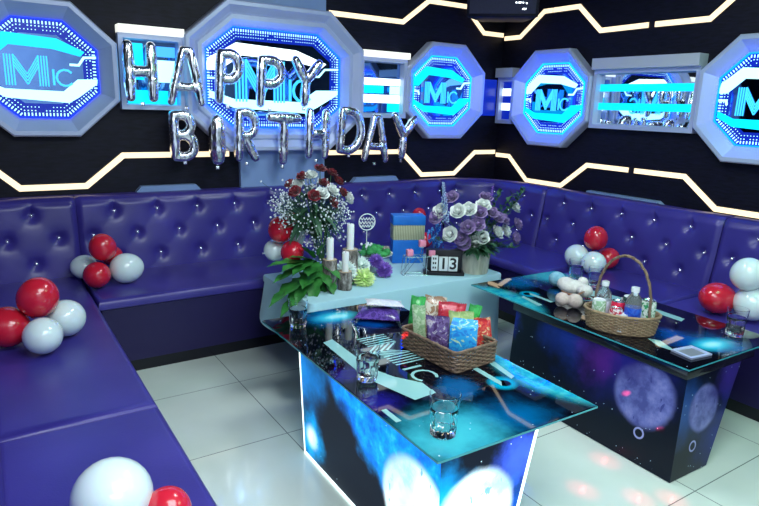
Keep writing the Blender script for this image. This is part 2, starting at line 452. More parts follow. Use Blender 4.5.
led('upper led strip on the right wall leading right from the gap to the photo edge', TR, [(uR(2.6),2.035),(uR(2.23),2.035),(uR(2.0),2.23),(uR(1.65),2.23)])
led('lower led strip starting at the room corner on the right wall, above the sofa', TR, [(uR(4.0),1.067),(uR(3.84),1.067),(uR(3.62),.885),(uR(3.25),.885),(uR(3.02),1.067),(uR(2.665),1.067)])
led('lower led strip on the right wall right of the gap, above the two white balloons', TR, [(uR(2.615),1.067),(uR(2.245),1.067),(uR(2.015),.89),(uR(1.65),.89),(uR(1.4),1.067)])
led('upper warm led strip above the left octagons near the ceiling', TB, [(.78,2.11),(.98,2.11),(1.18,2.11)], .03)

# ------------------------------------------------------------------ octagon mirror lights
def octo(w, h, fx, fz, k=0):
    """octagon corner points, half sizes w,h with flats fx,fz, inset k"""
    w -= k; h -= k; fx -= k*.414; fz -= k*.414
    return [(-fx,h),(fx,h),(w,fz),(w,-fz),(fx,-h),(-fx,-h),(-w,-fz),(-w,fz)]
def frame_mesh(b, loops, T):
    """loops: list of (pts, depth) outermost to innermost"""
    R_ = [[b.v(T @ Vector((x,y,d))) for x,y in pts] for pts, d in loops]
    k = len(R_[0])
    for A, B in zip(R_, R_[1:]):
        for i in range(k): b.face([A[i], A[(i+1)%k], B[(i+1)%k], B[i]])
def logo(b, x, y, s, T, d):
    """three-line M, then small I and C"""
    def seg(p, q, w): ribbon(b, [(x+p[0]*s, y+p[1]*s), (x+q[0]*s, y+q[1]*s)], w*s, d, T)
    for i in range(4):
        o = i*.085
        seg((-1.0+o,-.5), (-1.0+o,.5), .045)
        seg((-.0-o+.25,-.5), (-.0-o+.25,.5), .045)
    for i in range(4):
        o = i*.11
        seg((-.74,.5-o), (-.37,-.12-o), .04); seg((.0,.5-o), (-.37,-.12-o), .04)
    seg((.42,-.45), (.42,.08), .07)
    pts = [(x+s*(.78+.27*math.cos(a)), y+s*(-.19+.27*math.sin(a))) for a in [R(40+28*i) for i in range(11)]]
    ribbon(b, pts, .07*s, d, T)
def octagon(label, T0, cu, cv, w, h, fx, fz, deep=.085, tier=0, flip=False, seed=0, bands=('cyan_white','cyan'), dots=3, glow=2.0):
    org = T0 @ Vector((cu,cv,0)); root = thing('octagon_mirror_light', label, 'wall light', org, group='octagonal infinity mirrors along the walls')
    T = Matrix.Translation(-org) @ T0 @ Matrix.Translation((cu,cv,0))
    b = MB(); rim = .03
    loops = [(octo(w,h,fx,fz), 0), (octo(w,h,fx,fz), deep-.01), (octo(w,h,fx,fz,.008), deep), (octo(w,h,fx,fz,rim), deep)]
    k = rim
    if tier: loops += [(octo(w,h,fx,fz,rim+.045), deep-.035), (octo(w,h,fx,fz,rim+.055), deep-.02), (octo(w,h,fx,fz,rim+.08), deep-.02)]; k = rim+.08
    bv = .045 if tier else .075
    loops += [(octo(w,h,fx,fz,k+bv), .012), (octo(w,h,fx,fz,k+bv), .0)]
    frame_mesh(b, loops, T); b.build('frame', M['frame'], root, flat=True, normals=False)
    k += bv-.003; iw, ih = w-k, h-k
    b = MB(); b.prism(octo(w,h,fx,fz,k), (.002,.012), T); b.build('mirror_panel', M['mirror'], root, flat=True)
    # dark blue glowing margin with rows of light points = repeated reflections
    b = MB(); frame_mesh(b, [(octo(w,h,fx,fz,k),.0122),(octo(w,h,fx,fz,k+.018+.02*dots),.0122)], T); b.build('glowing_margin', M['deep_blue'], root, flat=True, normals=False)
    b = MB(); frame_mesh(b, [(octo(w,h,fx,fz,k-.002),.012),(octo(w,h,fx,fz,k-.002),.026),(octo(w,h,fx,fz,k+.004),.026),(octo(w,h,fx,fz,k+.004),.012)], T)
    b.build('led_ring', emis('blue_led_ring', (.0,.035,1), glow), root, flat=True, normals=False)
    b = MB(); rnd = random.Random(seed)
    for ring in range(dots):
        o = octo(w,h,fx,fz,k+.018+ring*.020)
        for i in range(8):
            p, q = Vector(o[i]), Vector(o[(i+1)%8]); L = (q-p).length; m = max(2, int(L/.017)); dr = (q-p)/L; nr = Vector((-dr.y, dr.x))
            for j in range(m):
                c = p+(q-p)*((j+.5*(ring%2))/m); sz = .0034*(1-.14*ring)
                if rnd.random() < .06*ring: continue
                tl = .0085 if ring == 0 else sz
                b.prism([tuple(c-dr*sz-nr*tl), tuple(c+dr*sz-nr*tl), tuple(c+dr*sz+nr*tl), tuple(c-dr*sz+nr*tl)], (.0125,.0135), T)
    b.build('light_points', M['cyan_white'], root, flat=True)
    s = -1 if flip else 1
    def P(pts): return [(s*x*iw, y*ih) for x, y in pts]
    b = MB()
    a = P([(-1,.14),(-.97,.36),(-.58,.70),(.30,.64),(.78,.40),(.70,.30),(.22,.42),(-.50,.46),(-.82,.14)])
    b.prism(a, (.0125,.0165), T); b.build('upper_light_band', M[bands[1]], root, flat=True)
    b = MB()
    b.prism(P([(.98,-.16),(.62,-.18),(.36,-.44),(-.62,-.42),(-.96,-.26),(-.96,-.40),(-.62,-.60),(.44,-.68),(.62,-.56),(.97,-.26)]), (.0125,.0165), T)
    b.build('lower_light_band', M[bands[0]], root, flat=True)
    b = MB(); ribbon(b, P([(.50,.12),(.66,.12),(.76,.28),(.98,.30)]), .013, (.0125,.0165), T); b.build('circuit_line', M['cyan_white'], root, flat=True); b = MB()
    ribbon(b, P([(-.98,-.02),(-.82,-.02),(-.80,-.12)]), .013, (.0125,.0165), T)
    b.build('circuit_line', M['cyan_white'], root, flat=True)
    b = MB(); logo(b, -.03*iw, -.04*ih, iw*.56, T, (.0135,.0175)); b.build('logo', M['cyan_line'], root, flat=True)
    return root
octagon('leftmost octagonal mirror light on the back wall, cut by the photo edge, striped M logo', TB, .35, 1.592, .395, .367, .167, .16, seed=1, glow=1.2)
octagon('largest octagonal mirror light, in the middle behind the HAPPY balloons', TB, 1.766, 1.60, .64, .47, .368, .235, deep=.11, tier=1, seed=2, bands=('cyan_white','white_glow'), glow=7)
octagon('octagonal mirror light on the back wall nearest the room corner', TB, 3.212, 1.58, .395, .37, .168, .165, seed=3, bands=('teal','teal'), glow=22)
octagon('octagonal mirror light on the right wall nearest the room corner', TR, uR(3.405), 1.55, .395, .367, .172, .16, seed=4, bands=('teal','cyan_white'), glow=24)
octagon('octagonal mirror light at the right photo edge', TR, uR(1.81), 1.555, .395, .367, .185, .17, seed=5, bands=('cyan','cyan_white'), glow=14)

# ------------------------------------------------------------------ link light boxes between the octagons
def linkbox(label, T0, u0, u1, z0, z1, bars, m, ledge=True, deep=.06, extra=()):
    org = T0 @ Vector((u0,z0,0)); root = thing('mirror_light_box', label, 'wall light', org, group='rectangular mirror boxes between octagons')
    T = Matrix.Translation(-org) @ T0
    def rect(k): return [(u0+k,z1-k),(u1-k,z1-k),(u1-k,z0+k),(u0+k,z0+k)]
    b = MB(); frame_mesh(b, [(rect(0),0),(rect(0),deep),(rect(.028),deep),(rect(.036),.01),(rect(.036),0)], T)
    b.build('frame', M['frame'], root, flat=True, normals=False)
    b = MB(); b.prism([(u0+.035,z0+.035),(u1-.035,z0+.035),(u1-.035,z1-.035),(u0+.035,z1-.035)], (.002,.012), T); b.build('mirror_panel', M[m], root, flat=True)
    for pts, c in bars:
        b = MB(); b.prism(pts, (.0125,.018), T); b.build('light_bar', M[c], root, flat=True)
    if ledge:
        lh = .045 if isinstance(ledge, str) else .075
        b = MB(); b.prism([(u0,z1),(u1,z1),(u1,z1+lh),(u0,z1+lh)], (0,deep+.035), T); b.build('ledge', M[ledge if isinstance(ledge, str) else 'ledge'], root, flat=True)
def rc(a, b_, c, d): return [(a,c),(b_,c),(b_,d),(a,d)]
linkbox('mirror light box behind the first two silver letters H and A', TB, .755, 1.13, 1.385, 1.82,
        [(rc(.80,1.09,1.42,1.50),'cyan'), (rc(.92,1.09,1.55,1.68),'cyan_white'), (rc(.80,.90,1.56,1.77),'cyan'), (rc(.98,1.09,1.70,1.76),'blue_glow')], 'mirror', ledge='ledge_lit')
linkbox('mirror light box with thick white bars between the big and third octagon', TB, 2.41, 2.825, 1.365, 1.80,
        [(rc(2.45,2.79,1.605,1.655),'white_glow'), (rc(2.45,2.64,1.545,1.60),'teal'), (rc(2.45,2.79,1.475,1.535),'white_glow'), (rc(2.70,2.79,1.54,1.60),'cyan_white'), (rc(2.68,2.79,1.41,1.47),'teal')], 'mirror', ledge='ledge_lit')
linkbox('small dark light box with two white squares beside the room corner', TR, uR(4.0), uR(3.805), 1.34, 1.72,
        [(rc(uR(3.965),uR(3.855),1.57,1.63),'white_glow'), (rc(uR(3.965),uR(3.855),1.45,1.51),'white_glow')], 'deep_blue', deep=.05)
linkbox('long mirror box with two cyan bars on the right wall, reflecting silver letters', TR, uR(3.005), uR(2.21), 1.345, 1.755,
        [(rc(uR(2.97),uR(2.26),1.605,1.655),'cyan'), (rc(uR(2.97),uR(2.26),1.475,1.525),'cyan')], 'mirror_clear')
# blue light spill, added as a glowing sheet, in the corner between octagon 3 and the wall
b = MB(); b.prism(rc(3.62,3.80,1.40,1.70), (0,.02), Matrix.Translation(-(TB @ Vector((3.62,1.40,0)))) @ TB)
tag(b.build('corner_light_spill', M['deep_blue'], loc=TB @ Vector((3.62,1.40,0)), flat=True), 'deep blue glow standing in for spilled light on the back wall tight against the room corner', 'light spill')

# trapezoid panels peeking above the sofa
def trap(label, T0, u0, u1, zt=.918):
    org = T0 @ Vector((u0,.45,0))
    T = Matrix.Translation(-org) @ T0
    b = MB(); b.prism([(u0-.03,.45),(u1+.03,.45),(u1+.03,.84),(u1-.04,zt),(u0+.04,zt),(u0-.03,zt-.078)], (0,.05), T)
    tag(b.build('wall_trim_panel', M['column'], loc=org, flat=True), label, 'wall panel', 'angled blue panels behind the sofa')
trap('blue angled wall panel behind the sofa, left of the pilaster', TB, .80, 1.22)
trap('blue angled wall panel behind the sofa between the bouquet and purple roses', TB, 2.36, 2.80)
trap('blue angled wall panel peeking above the sofa on the right wall', TR, uR(3.0), uR(2.35), .885)

# ------------------------------------------------------------------ corner speaker
root = thing('wall_speaker', 'dark box loudspeaker hung high in the room corner', 'speaker', (3.50,3.68,2.13), R(-45))
b = MB(); b.hexa([(-.27,-.12,0),(.27,-.12,0),(.17,.16,0),(-.17,.16,0),(-.27,-.16,.42),(.27,-.16,.42),(.17,.16,.42),(-.17,.16,.42)], bev=.012); b.build('cabinet', M['wall'], root)
b = MB(); b.hexa([(-.245,-.126,.025),(.245,-.126,.025),(.245,-.12,.025),(-.245,-.12,.025),(-.245,-.163,.395),(.245,-.163,.395),(.245,-.155,.395),(-.245,-.155,.395)]); b.build('grille', m_noise('navy_grille', (.012,.014,.05), (.02,.024,.07), 200, .6), root)
b = MB()
for x, w_, z in ((.10,.012,.10),(.125,.02,.10),(.15,.012,.10),(.175,.012,.095),(.16,.03,.055)): b.box((x-w_/2,-.142,z-.006), (x+w_/2,-.136,z+.006))
b.build('badge', M['wire'], root)
b = MB(); b.tube([(0,.1,.25),(0,.26,.25)], .015); b.build('bracket', M['black_plastic'], root)

# ------------------------------------------------------------------ sofa
def bump_back(u, z, btns):
    """padding height for the tufted face"""
    h = .018
    for bu, bz in btns:
        du, dz = u-bu, z-bz
        if abs(du) < .2 and abs(dz) < .2:
            r2 = du*du+dz*dz
            h -= .026*math.exp(-r2/.0008) + .009*math.exp(-r2/.005)
            # soft pleats running from each button
            for sx in (-1,1):
                t = (du*sx*.125+dz*(-.135))/(.184*.184)
                if 0 < t < 1: pd = abs(du*sx*.135+dz*.125)/.184; h -= .0014*math.exp(-(pd/.016)**2)
            if bz > .75 and dz > 0: h -= .011*math.exp(-(du/.010)**2)
    return h
def back_mesh(path, u0, u1, btns, edge=(True,True)):
    """path(u, off) -> plan point; off = distance towards the wall from the seat junction"""
    b = MB(); prof = []
    for i in range(27): t = i/26; prof.append((.012+.075*t, .40+.44*t, 1))
    for i in range(1,9): a = PI/2*i/8; prof.append((.087+.045*(1-math.cos(a)), .84+.045*math.sin(a), 1-i/9))
    prof.append((.21,.882,0)); prof.append((.215,.40,0))
    nu = max(4, int((u1-u0)/.0125))
    def fn(s, t):
        k = min(len(prof)-1, int(round(t*(len(prof)-1)))); o, z, m = prof[k]; u = u0+(u1-u0)*s
        e = min((u-u0) if edge[0] else 9, (u1-u) if edge[1] else 9); sh = .022*math.exp(-(e/.014)**2)
        h = (bump_back(u, z, btns)*m if m else 0) - sh*m
        p = path(u, o-h*(1 if m == 1 else .6))
        return Vector((p[0], p[1], z - (sh*.4 if m < 1 and m > 0 else 0)))
    b.grid(fn, nu, len(prof)-1)
    # end caps
    return b
YB, XR, RF = 3.80, 3.53, .28
def p_back(u, o): return (u, YB+o)
def p_right(u, o): return (XR+o, -u)                # u = -y
def p_corner(u, o):
    """u measured along: X up to XR-RF, then arc, then down the right wall"""
    xs = XR-RF; arc = RF*PI/2
    if u <= xs: return (u, YB+o)
    if u <= xs+arc:
        a = PI/2-(u-xs)/RF; return (xs+(RF+o)*math.cos(a), YB-RF+(RF+o)*math.sin(a))
    return (XR+o, YB-RF-(u-xs-arc))
def p_left(u, o): return (-.03-o, u)
def buttons(u0, u1, first1, first2, sp=.2495):
    B = []
    for z, f in ((.79, first1), (.655, first2), (.52, first1)):
        u = f
        while u < u1-.02:
            if u > u0+.02: B.append((u, z))
            u += sp
    return B
def add_back(root, org, path, u0, u1, btns, edge=(True,True)):
    b = back_mesh(path, u0, u1, btns, edge); bmesh.ops.translate(b.bm, verts=b.bm.verts, vec=-Vector(org))
    # close both ends
    o = b.build('backrest', M['leather'], root, normals=True)
    for bu, bz in btns:
        t = (bz-.40)/.44; off = .012+.075*t - bump_back(bu, bz, btns) - .004
        p = path(bu, off); q = MB(); q.ball((0,0,0), .011, 10, 6)
        q.build('crystal_button', M['crystal'], root, loc=Vector((p[0],p[1],bz))-Vector(org))
SZ = .438
def add_seat(root, org, poly, name='seat', rad=.03, fronts=()):
    """padded seat slab over plan polygon poly"""
    b = MB(); cx = sum(p[0] for p in poly)/len(poly); cy = sum(p[1] for p in poly)/len(poly)
    loops = []
    for k, z in ((.014,.375),(.003,.383),(.0,.400),(.005,.418),(.015,.431),(.032,SZ)):
        P = inset(poly, k); loops.append([b.v(Vector((x,y,z))-Vector(org)) for x,y in P])
    n_ = len(poly)
    for A, B in zip(loops, loops[1:]):
        for i in range(n_): b.face([A[i], A[(i+1)%n_], B[(i+1)%n_], B[i]])
    b.face(loops[-1]); b.face(loops[0][::-1]); o = b.build(name, M['leather'], root); wn = o.modifiers.new('wn', 'WEIGHTED_NORMAL'); wn.keep_sharp = True
    b = MB()
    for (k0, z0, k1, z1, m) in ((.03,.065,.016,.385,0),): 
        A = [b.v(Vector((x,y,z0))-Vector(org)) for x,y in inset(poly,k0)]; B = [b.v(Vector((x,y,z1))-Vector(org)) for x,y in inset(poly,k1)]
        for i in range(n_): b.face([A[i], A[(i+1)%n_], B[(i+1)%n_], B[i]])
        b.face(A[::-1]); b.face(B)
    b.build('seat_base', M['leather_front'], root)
    b = MB(); P = inset(poly, .035); A = [b.v(Vector((x,y,.0))-Vector(org)) for x,y in P]; B = [b.v(Vector((x,y,.07))-Vector(org)) for x,y in P]
    for i in range(n_): b.face([A[i], A[(i+1)%n_], B[(i+1)%n_], B[i]])
    b.face(A[::-1]); b.face(B); b.build('plinth', M['black_gloss'], root)
def inset(poly, k):
    out = []; n_ = len(poly); P = [Vector(p) for p in poly]
    for i in range(n_):
        d1 = (P[i]-P[i-1]).normalized(); d2 = (P[(i+1)%n_]-P[i]).normalized()
        n1 = Vector((-d1.y,d1.x)); n2 = Vector((-d2.y,d2.x)); m = n1+n2
        m = m/max(.2, m.dot(n1)) if m.length > 1e-6 else n1
        out.append(tuple(P[i]+m*k))
    return out
G = 'tufted violet sofa sections lining the walls'
YS = 3.262; XF_ = 2.985
def sofa(label, org): return thing('sofa_section', label, 'sofa', org, group=G)
o = (.2,1.3,0); r = sofa('violet leather sofa section along the left, nearest the camera, big white balloon on it', o)
add_seat(r, o, [(-.05,.62),(.44,.62),(.44,2.0),(-.05,2.0)])
add_back(r, o, p_left, .62, 2.0, [])
o = (.2,2.9,0); r = sofa('violet leather sofa section in the far left corner under the left octagon', o)
add_seat(r, o, [(-.05,2.005),(.44,2.005),(.44,3.83),(-.05,3.83)])
add_back(r, o, p_left, 2.005, 3.83, [])
add_back(r, o, p_back, -.12, .452, [(.222,.79),(-.03,.79),(.093,.655),(.348,.655),(.221,.52),(-.03,.52)])
o = (1.12,3.5,0); r = sofa('violet tufted sofa section on the back wall left of the flower table', o)
add_seat(r, o, [(.445,YS),(1.81,YS),(1.81,3.83),(.445,3.83)])
add_back(r, o, p_back, .454, 1.81, buttons(.454,1.81,.657,.53))
o = (2.4,3.5,0); r = sofa('violet tufted sofa section on the back wall behind the flower table', o)
add_seat(r, o, [(1.815,YS),(2.97,YS),(2.97,3.83),(1.815,3.83)])
add_back(r, o, p_back, 1.812, 3.17, buttons(1.81,3.17,1.901,2.026))
o = (3.3,3.5,0); r = sofa('violet curved sofa section filling the right room corner', o)
add_seat(r, o, [(2.975,YS+.02),(XF_,3.22),(XF_,2.63),(3.56,2.63),(3.56,3.83),(2.975,3.83)])
xs = XR-RF; uend = xs+RF*PI/2+(YB-RF-3.19)
add_back(r, o, p_corner, 3.172, uend, buttons(3.172,uend,3.30,3.42,.25))
o = (3.3,2.5,0); r = sofa('violet tufted sofa section on the right wall behind the handled basket', o)
add_seat(r, o, [(3.05,1.835),(3.56,1.835),(3.56,2.555),(3.05,2.555)])
add_back(r, o, p_right, -3.188, -1.832, buttons(-3.188,-1.832,-3.006-.2455*0,-3.135,.2455))
o = (3.3,1.2,0); r = sofa('violet sofa section on the right wall at the photo edge, under round white balloons', o)
add_seat(r, o, [(3.05,.5),(3.56,.5),(3.56,1.83),(3.05,1.83)])
add_back(r, o, p_right, -1.828, -.5, buttons(-1.828,-.5,-1.625,-1.742,.2455))

# ------------------------------------------------------------------ karaoke tables
TZ = .482
def karaoke(label, org, rz, lit, xb, yb, xt, yt):
    """org = near-left corner of the glass; xb,yb / xt,yt pedestal extents bottom / top (local)"""
    root = thing('karaoke_table', label, 'coffee table', org, rz, 'glass topped galaxy print tables')
    W, Ln = .685, 1.31
    zt = TZ-.012
    # glass top with print; lettering is part of the print
    b = MB(); b.box((0,0,TZ-.010), (W,Ln,TZ), bev=.002)
    flip = not lit
    def q(x, y): return (W-x, Ln-y) if flip else (x, y)
    b.mi = 1; d = (TZ+.0001, TZ+.0005)
    def pr(pts): b.prism([q(*p) for p in pts], d)
    # pale bars that frame the logo
    pr([(.121,.941),(.172,.955),(.165,.64),(.105,.62)])
    pr([(.10,.60),(.165,.62),(.20,.522),(.262,.43),(.255,.345),(.161,.335),(.118,.50)])
    pr([(.53,1.02),(.57,1.10),(.56,1.18),(.50,1.06)])
    pr([(.60,.46),(.63,.46),(.60,.31),(.575,.30)]); pr([(.505,.45),(.53,.45),(.525,.30),(.50,.27)])
    pr([(.02,.33),(.04,.33),(.04,.24),(.02,.24)])
    # M I C, reading from the table's left side; baseline runs towards -y
    T = Matrix(((0,1,0,.283),(-1,0,0,.592),(0,0,1,0),(0,0,0,1)))
    if flip: T = Matrix(((-1,0,0,W),(0,-1,0,Ln),(0,0,1,0),(0,0,0,1))) @ T
    bars = []
    for i in range(5):
        o = i*.024; ribbon(b, [(-.31+o*.9,-.02),(-.31+o*.9,.115)], .009, d, T); ribbon(b, [(-.10+o*.9,-.02),(-.10+o*.9,.115)], .009, d, T)
    for i in range(4):
        o = i*.03; ribbon(b, [(-.215,.11-o),(-.155,.03-o)], .009, (d[0]+.0003,d[1]+.0003), T); ribbon(b, [(-.10,.11-o),(-.155,.03-o)], .009, (d[0]+.0004,d[1]+.0004), T)
    ribbon(b, [(.035,-.02),(.035,.065)], .014, d, T)
    ribbon(b, [(.115+.046*math.cos(a), .022+.046*math.sin(a)) for a in [R(45+27*i) for i in range(11)]], .012, d, T)
    b.build('glass_top', [M['top_a'] if lit else M['top_b'], M['print_pale']], root, flat=True)
    b = MB(); frame_mesh(b, [([(-.001,-.001),(W+.001,-.001),(W+.001,Ln+.001),(-.001,Ln+.001)], z) for z in (TZ-.0015,TZ-.0085)], Matrix())
    b.build('glass_edge', M['glass_edge'], root, flat=True, normals=False)
    zb = TZ-.011 if lit else TZ-.05
    if not lit:
        b = MB(); b.box((.004,.004,zb), (xt[1]+.10,yt[1]+.02,TZ-.0105), bev=.003); b.build('under_tray', M['black_gloss'], root)
    # pedestal: each side printed
    B = [(xb[0],yb[0]),(xb[1],yb[0]),(xb[1],yb[1]),(xb[0],yb[1])]; U = [(xt[0],yt[0]),(xt[1],yt[0]),(xt[1],yt[1]),(xt[0],yt[1])]
    b = MB(); lo = [b.v((x,y,.004)) for x,y in B]; hi = [b.v((x,y,zb)) for x,y in U]
    for i in range(4):
        b.mi = 1 if i in (0,2) else 0
        b.face([lo[i], lo[(i+1)%4], hi[(i+1)%4], hi[i]])
    b.mi = 2; b.face(lo[::-1]); b.face(hi)
    k = 'lit' if lit else 'dim'
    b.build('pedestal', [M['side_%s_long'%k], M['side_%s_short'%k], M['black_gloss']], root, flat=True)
    if lit:
        def line(p, q_, w=.006, nm='edge_light'):
            c = MB(); c.tube([p, q_], w, 6); c.build(nm, M['white_glow'], root)
        z0, z1 = .006, zb-.004
        L3 = [(x,y,z0) for x,y in B]; H3 = [(x,y,z1) for x,y in U]
        for i in (0,1,3): line(L3[i], L3[(i+1)%4])
        line(L3[1], H3[1]); line(L3[3], H3[3], .0035)
    return root
TA = karaoke('glowing karaoke table in front, backlit blue galaxy pedestal, long snack basket on top', (1.0,1.178,0), R(-.8), True, (.035,.315), (.015,.93), (.02,.405), (.01,.955))
TBL = karaoke('unlit karaoke table on the right, dark galaxy pedestal, handled basket on top', (2.262,1.183,0), R(-1), False, (-.045,.215), (-.02,.93), (.01,.41), (.006,.955))

# ------------------------------------------------------------------ cloth-covered flower table
C3 = .487
root = thing('covered_table', 'low table under a pale cloth with the birthday flowers', 'table', (1.96,2.88,0))
b = MB(); b.box((-.6,-.27,.44), (.6,.29,.475), bev=.004); b.build('tabletop', M['black_plastic'], root)
for sx in (-.3,.5):
    for sy in (-.1,.24):
        b = MB(); b.box((sx-.02,sy-.02,0), (sx+.02,sy+.02,.44)); b.build('leg', M['black_plastic'], root)
x0,x1,y0,y1 = 1.31,2.612,2.575,3.20
tc = MB()
per = []
def arc(cx, cy, r, a0, a1, k=6): return [(cx+r*math.cos(a0+(a1-a0)*i/k), cy+r*math.sin(a0+(a1-a0)*i/k)) for i in range(k+1)]
rr = .025
path = arc(x0+rr,y0+rr,rr,PI,1.5*PI)+[(x0+(x1-x0)*i/40,y0) for i in range(1,40)]+arc(x1-rr,y0+rr,rr,1.5*PI,2*PI)+[(x1,y0+(y1-y0)*i/16) for i in range(1,16)]+arc(x1-rr,y1-rr,rr,0,PI/2)+[(x1-(x1-x0)*i/20,y1) for i in range(1,20)]+arc(x0+rr,y1-rr,rr,PI/2,PI)+[(x0,y1-(y1-y0)*i/16) for i in range(1,16)]
cxm, cym = (x0+x1)/2, (y0+y1)/2
rings = []
org3 = Vector((1.96,2.88,C3))
NP = len(path)
def botz(x, y):
    if y > 3.15: return .45
    if x < x0+.02: return .30 - .06*math.sin((y-y0)/(y1-y0)*PI)
    t = min(1, (x-x0)/.35); return .30*(1-t)+.03*t
for lv in range(9):
    ring = []
    for i, (x, y) in enumerate(path):
        a = Vector((x,y)); pz = path[i-1]; nz = path[(i+1)%NP]; d = (Vector(nz)-Vector(pz)).normalized(); nrm = Vector((d.y,-d.x))
        if lv == 0: p = Vector((x-nrm.x*.012, y-nrm.y*.012, C3))
        elif lv == 1: p = Vector((x-nrm.x*.003, y-nrm.y*.003, C3-.003))
        else:
            t = (lv-2)/6; z = C3-.012-(C3-.012-botz(x,y))*t
            s_ = i*.37; fl = (.018*math.sin(s_)+.012*math.sin(s_*2.3+1))*t**1.3 + (.05*t if x < x0+.03 else .008*t)
            if y > 3.15: fl = 0
            p = Vector((x+nrm.x*fl, y+nrm.y*fl, z))
        ring.append(tc.v(p-org3))
    rings.append(ring)
for A, B in zip(rings, rings[1:]):
    for i in range(NP): tc.face([A[i], A[(i+1)%NP], B[(i+1)%NP], B[i]])
tc.face(rings[0][::-1])
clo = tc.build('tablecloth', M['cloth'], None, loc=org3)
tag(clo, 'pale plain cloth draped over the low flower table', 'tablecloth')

# ------------------------------------------------------------------ foil letter balloons
def arcp(cx, cy, rx, ry, a0, a1, k=10): return [(cx+rx*math.cos(R(a0+(a1-a0)*i/k)), cy+ry*math.sin(R(a0+(a1-a0)*i/k))) for i in range(k+1)]
LET = {   # strokes in a 1 x 1 box
 'H': [[(.14,.0),(.14,1)], [(.86,0),(.86,1)], [(.14,.5),(.86,.5)]],
 'A': [[(.0,.0),(.38,1)], [(1,0),(.62,1)], [(.38,1),(.62,1)], [(.12,.30),(.88,.30)]],
 'P': [[(.16,0),(.16,1)], [(.16,1)]+arcp(.5,.73,.36,.27,90,-90)+[(.16,.46)]],
 'Y': [[(.08,1),(.5,.52)], [(.92,1),(.5,.52)], [(.5,.52),(.5,0)]],
 'B': [[(.16,0),(.16,1)], [(.16,1)]+arcp(.48,.76,.30,.24,90,-90)+[(.16,.52)], [(.16,.52)]+arcp(.5,.26,.36,.26,90,-90)+[(.16,0)]],
 'I': [[(.5,0),(.5,1)]],
 'R': [[(.16,0),(.16,1)], [(.16,1)]+arcp(.5,.74,.34,.26,90,-90)+[(.16,.48)], [(.42,.48),(.88,0)]],
 'T': [[(.5,0),(.5,1)], [(.02,1),(.98,1)]],
 'D': [[(.16,0),(.16,1)], [(.16,1)]+arcp(.42,.5,.44,.5,90,-90)+[(.16,0)]],
}
def letter(ch, label, p0, p1, p2, p3, word, tilt=0):
    # pixel box -> metric box on the plane y=3.86
    yl = 3.87; a = at(p0,(p1+p3)/2,1,yl); c = at(p2,(p1+p3)/2,1,yl); t = at((p0+p2)/2,p1,1,yl); u = at((p0+p2)/2,p3,1,yl)
    Wd = c.x-a.x; Hh = t.z-u.z; r = {'I':.056,'A':.030,'Y':.036,'T':.038,'H':.036}.get(ch, .0345)
    w_, h_ = Wd-2*r, Hh-2*r
    root = thing('letter_balloon', label, 'foil balloon', (a.x+Wd/2, yl, u.z), group='silver letter balloons spelling '+word)
    b = MB()
    for st in LET[ch]:
        pts = [Vector((-w_/2+x*w_, 0, r+y*h_)) for x, y in st]
        dense = []
        for i in range(len(pts)-1):
            k = max(1, int((pts[i+1]-pts[i]).length/.012))
            dense += [pts[i].lerp(pts[i+1], j/k) for j in range(k)]
        dense.append(pts[-1])
        m_ = len(dense); seed = random.random()*6
        for i, p in enumerate(dense):
            e = min(i, m_-1-i)*.012; q_ = r*(.84+.16*min(1, e/.05)) * (1+.018*math.sin(i*1.1+seed))
            b.ball(p, (q_, q_*1.0, q_), 10, 6)
    o = b.build('foil_body', M['foil'], root)
    rm = o.modifiers.new('union', 'REMESH'); rm.mode = 'VOXEL'; rm.voxel_size = .0055; rm.use_smooth_shade = True
    sm = o.modifiers.new('smooth', 'SMOOTH'); sm.iterations = 7; sm.factor = .6
    b = MB(); b.grid(lambda s, t: Vector(((s-.5)*.022, .002*math.sin(s*6), -.016+t*.022)), 4, 3); ob = b.build('filling_tab', M['foil'], root)
    sd = ob.modifiers.new('t', 'SOLIDIFY'); sd.thickness = .001
    root.rotation_euler = (R(random.uniform(-3,3)), R(tilt), R(random.uniform(-6,6)))
    return root
for a in [('H','silver foil letter H, first letter of HAPPY',118,39,163,103,'HAPPY',0), ('A','silver foil letter A, second letter of HAPPY',165,45,205,107,'HAPPY',2),
          ('P','silver foil letter P, left one of the two in HAPPY',209,48,245,106,'HAPPY',3), ('P','silver foil letter P, right one of the two in HAPPY',250,55,288,109,'HAPPY',2),
          ('Y','silver foil letter Y ending HAPPY',285,56,322,108,'HAPPY',4),
          ('B','silver foil letter B starting BIRTHDAY',165,109,203,162,'BIRTHDAY',-2), ('I','silver foil letter I of BIRTHDAY',205,112,229,167,'BIRTHDAY',0),
          ('R','silver foil letter R of BIRTHDAY',229,107,263,163,'BIRTHDAY',2), ('T','silver foil letter T of BIRTHDAY',263,112,301,166,'BIRTHDAY',2),
          ('H','silver foil letter H in the second row, BIRTHDAY',300,107,332,160,'BIRTHDAY',3), ('D','silver foil letter D of BIRTHDAY',331,106,367,155,'BIRTHDAY',3),
          ('A','silver foil letter A in the second row, before the last Y',361,113,389,163,'BIRTHDAY',3), ('Y','silver foil letter Y ending BIRTHDAY, right end of the second row',385,112,418,160,'BIRTHDAY',4)]:
    letter(*a)

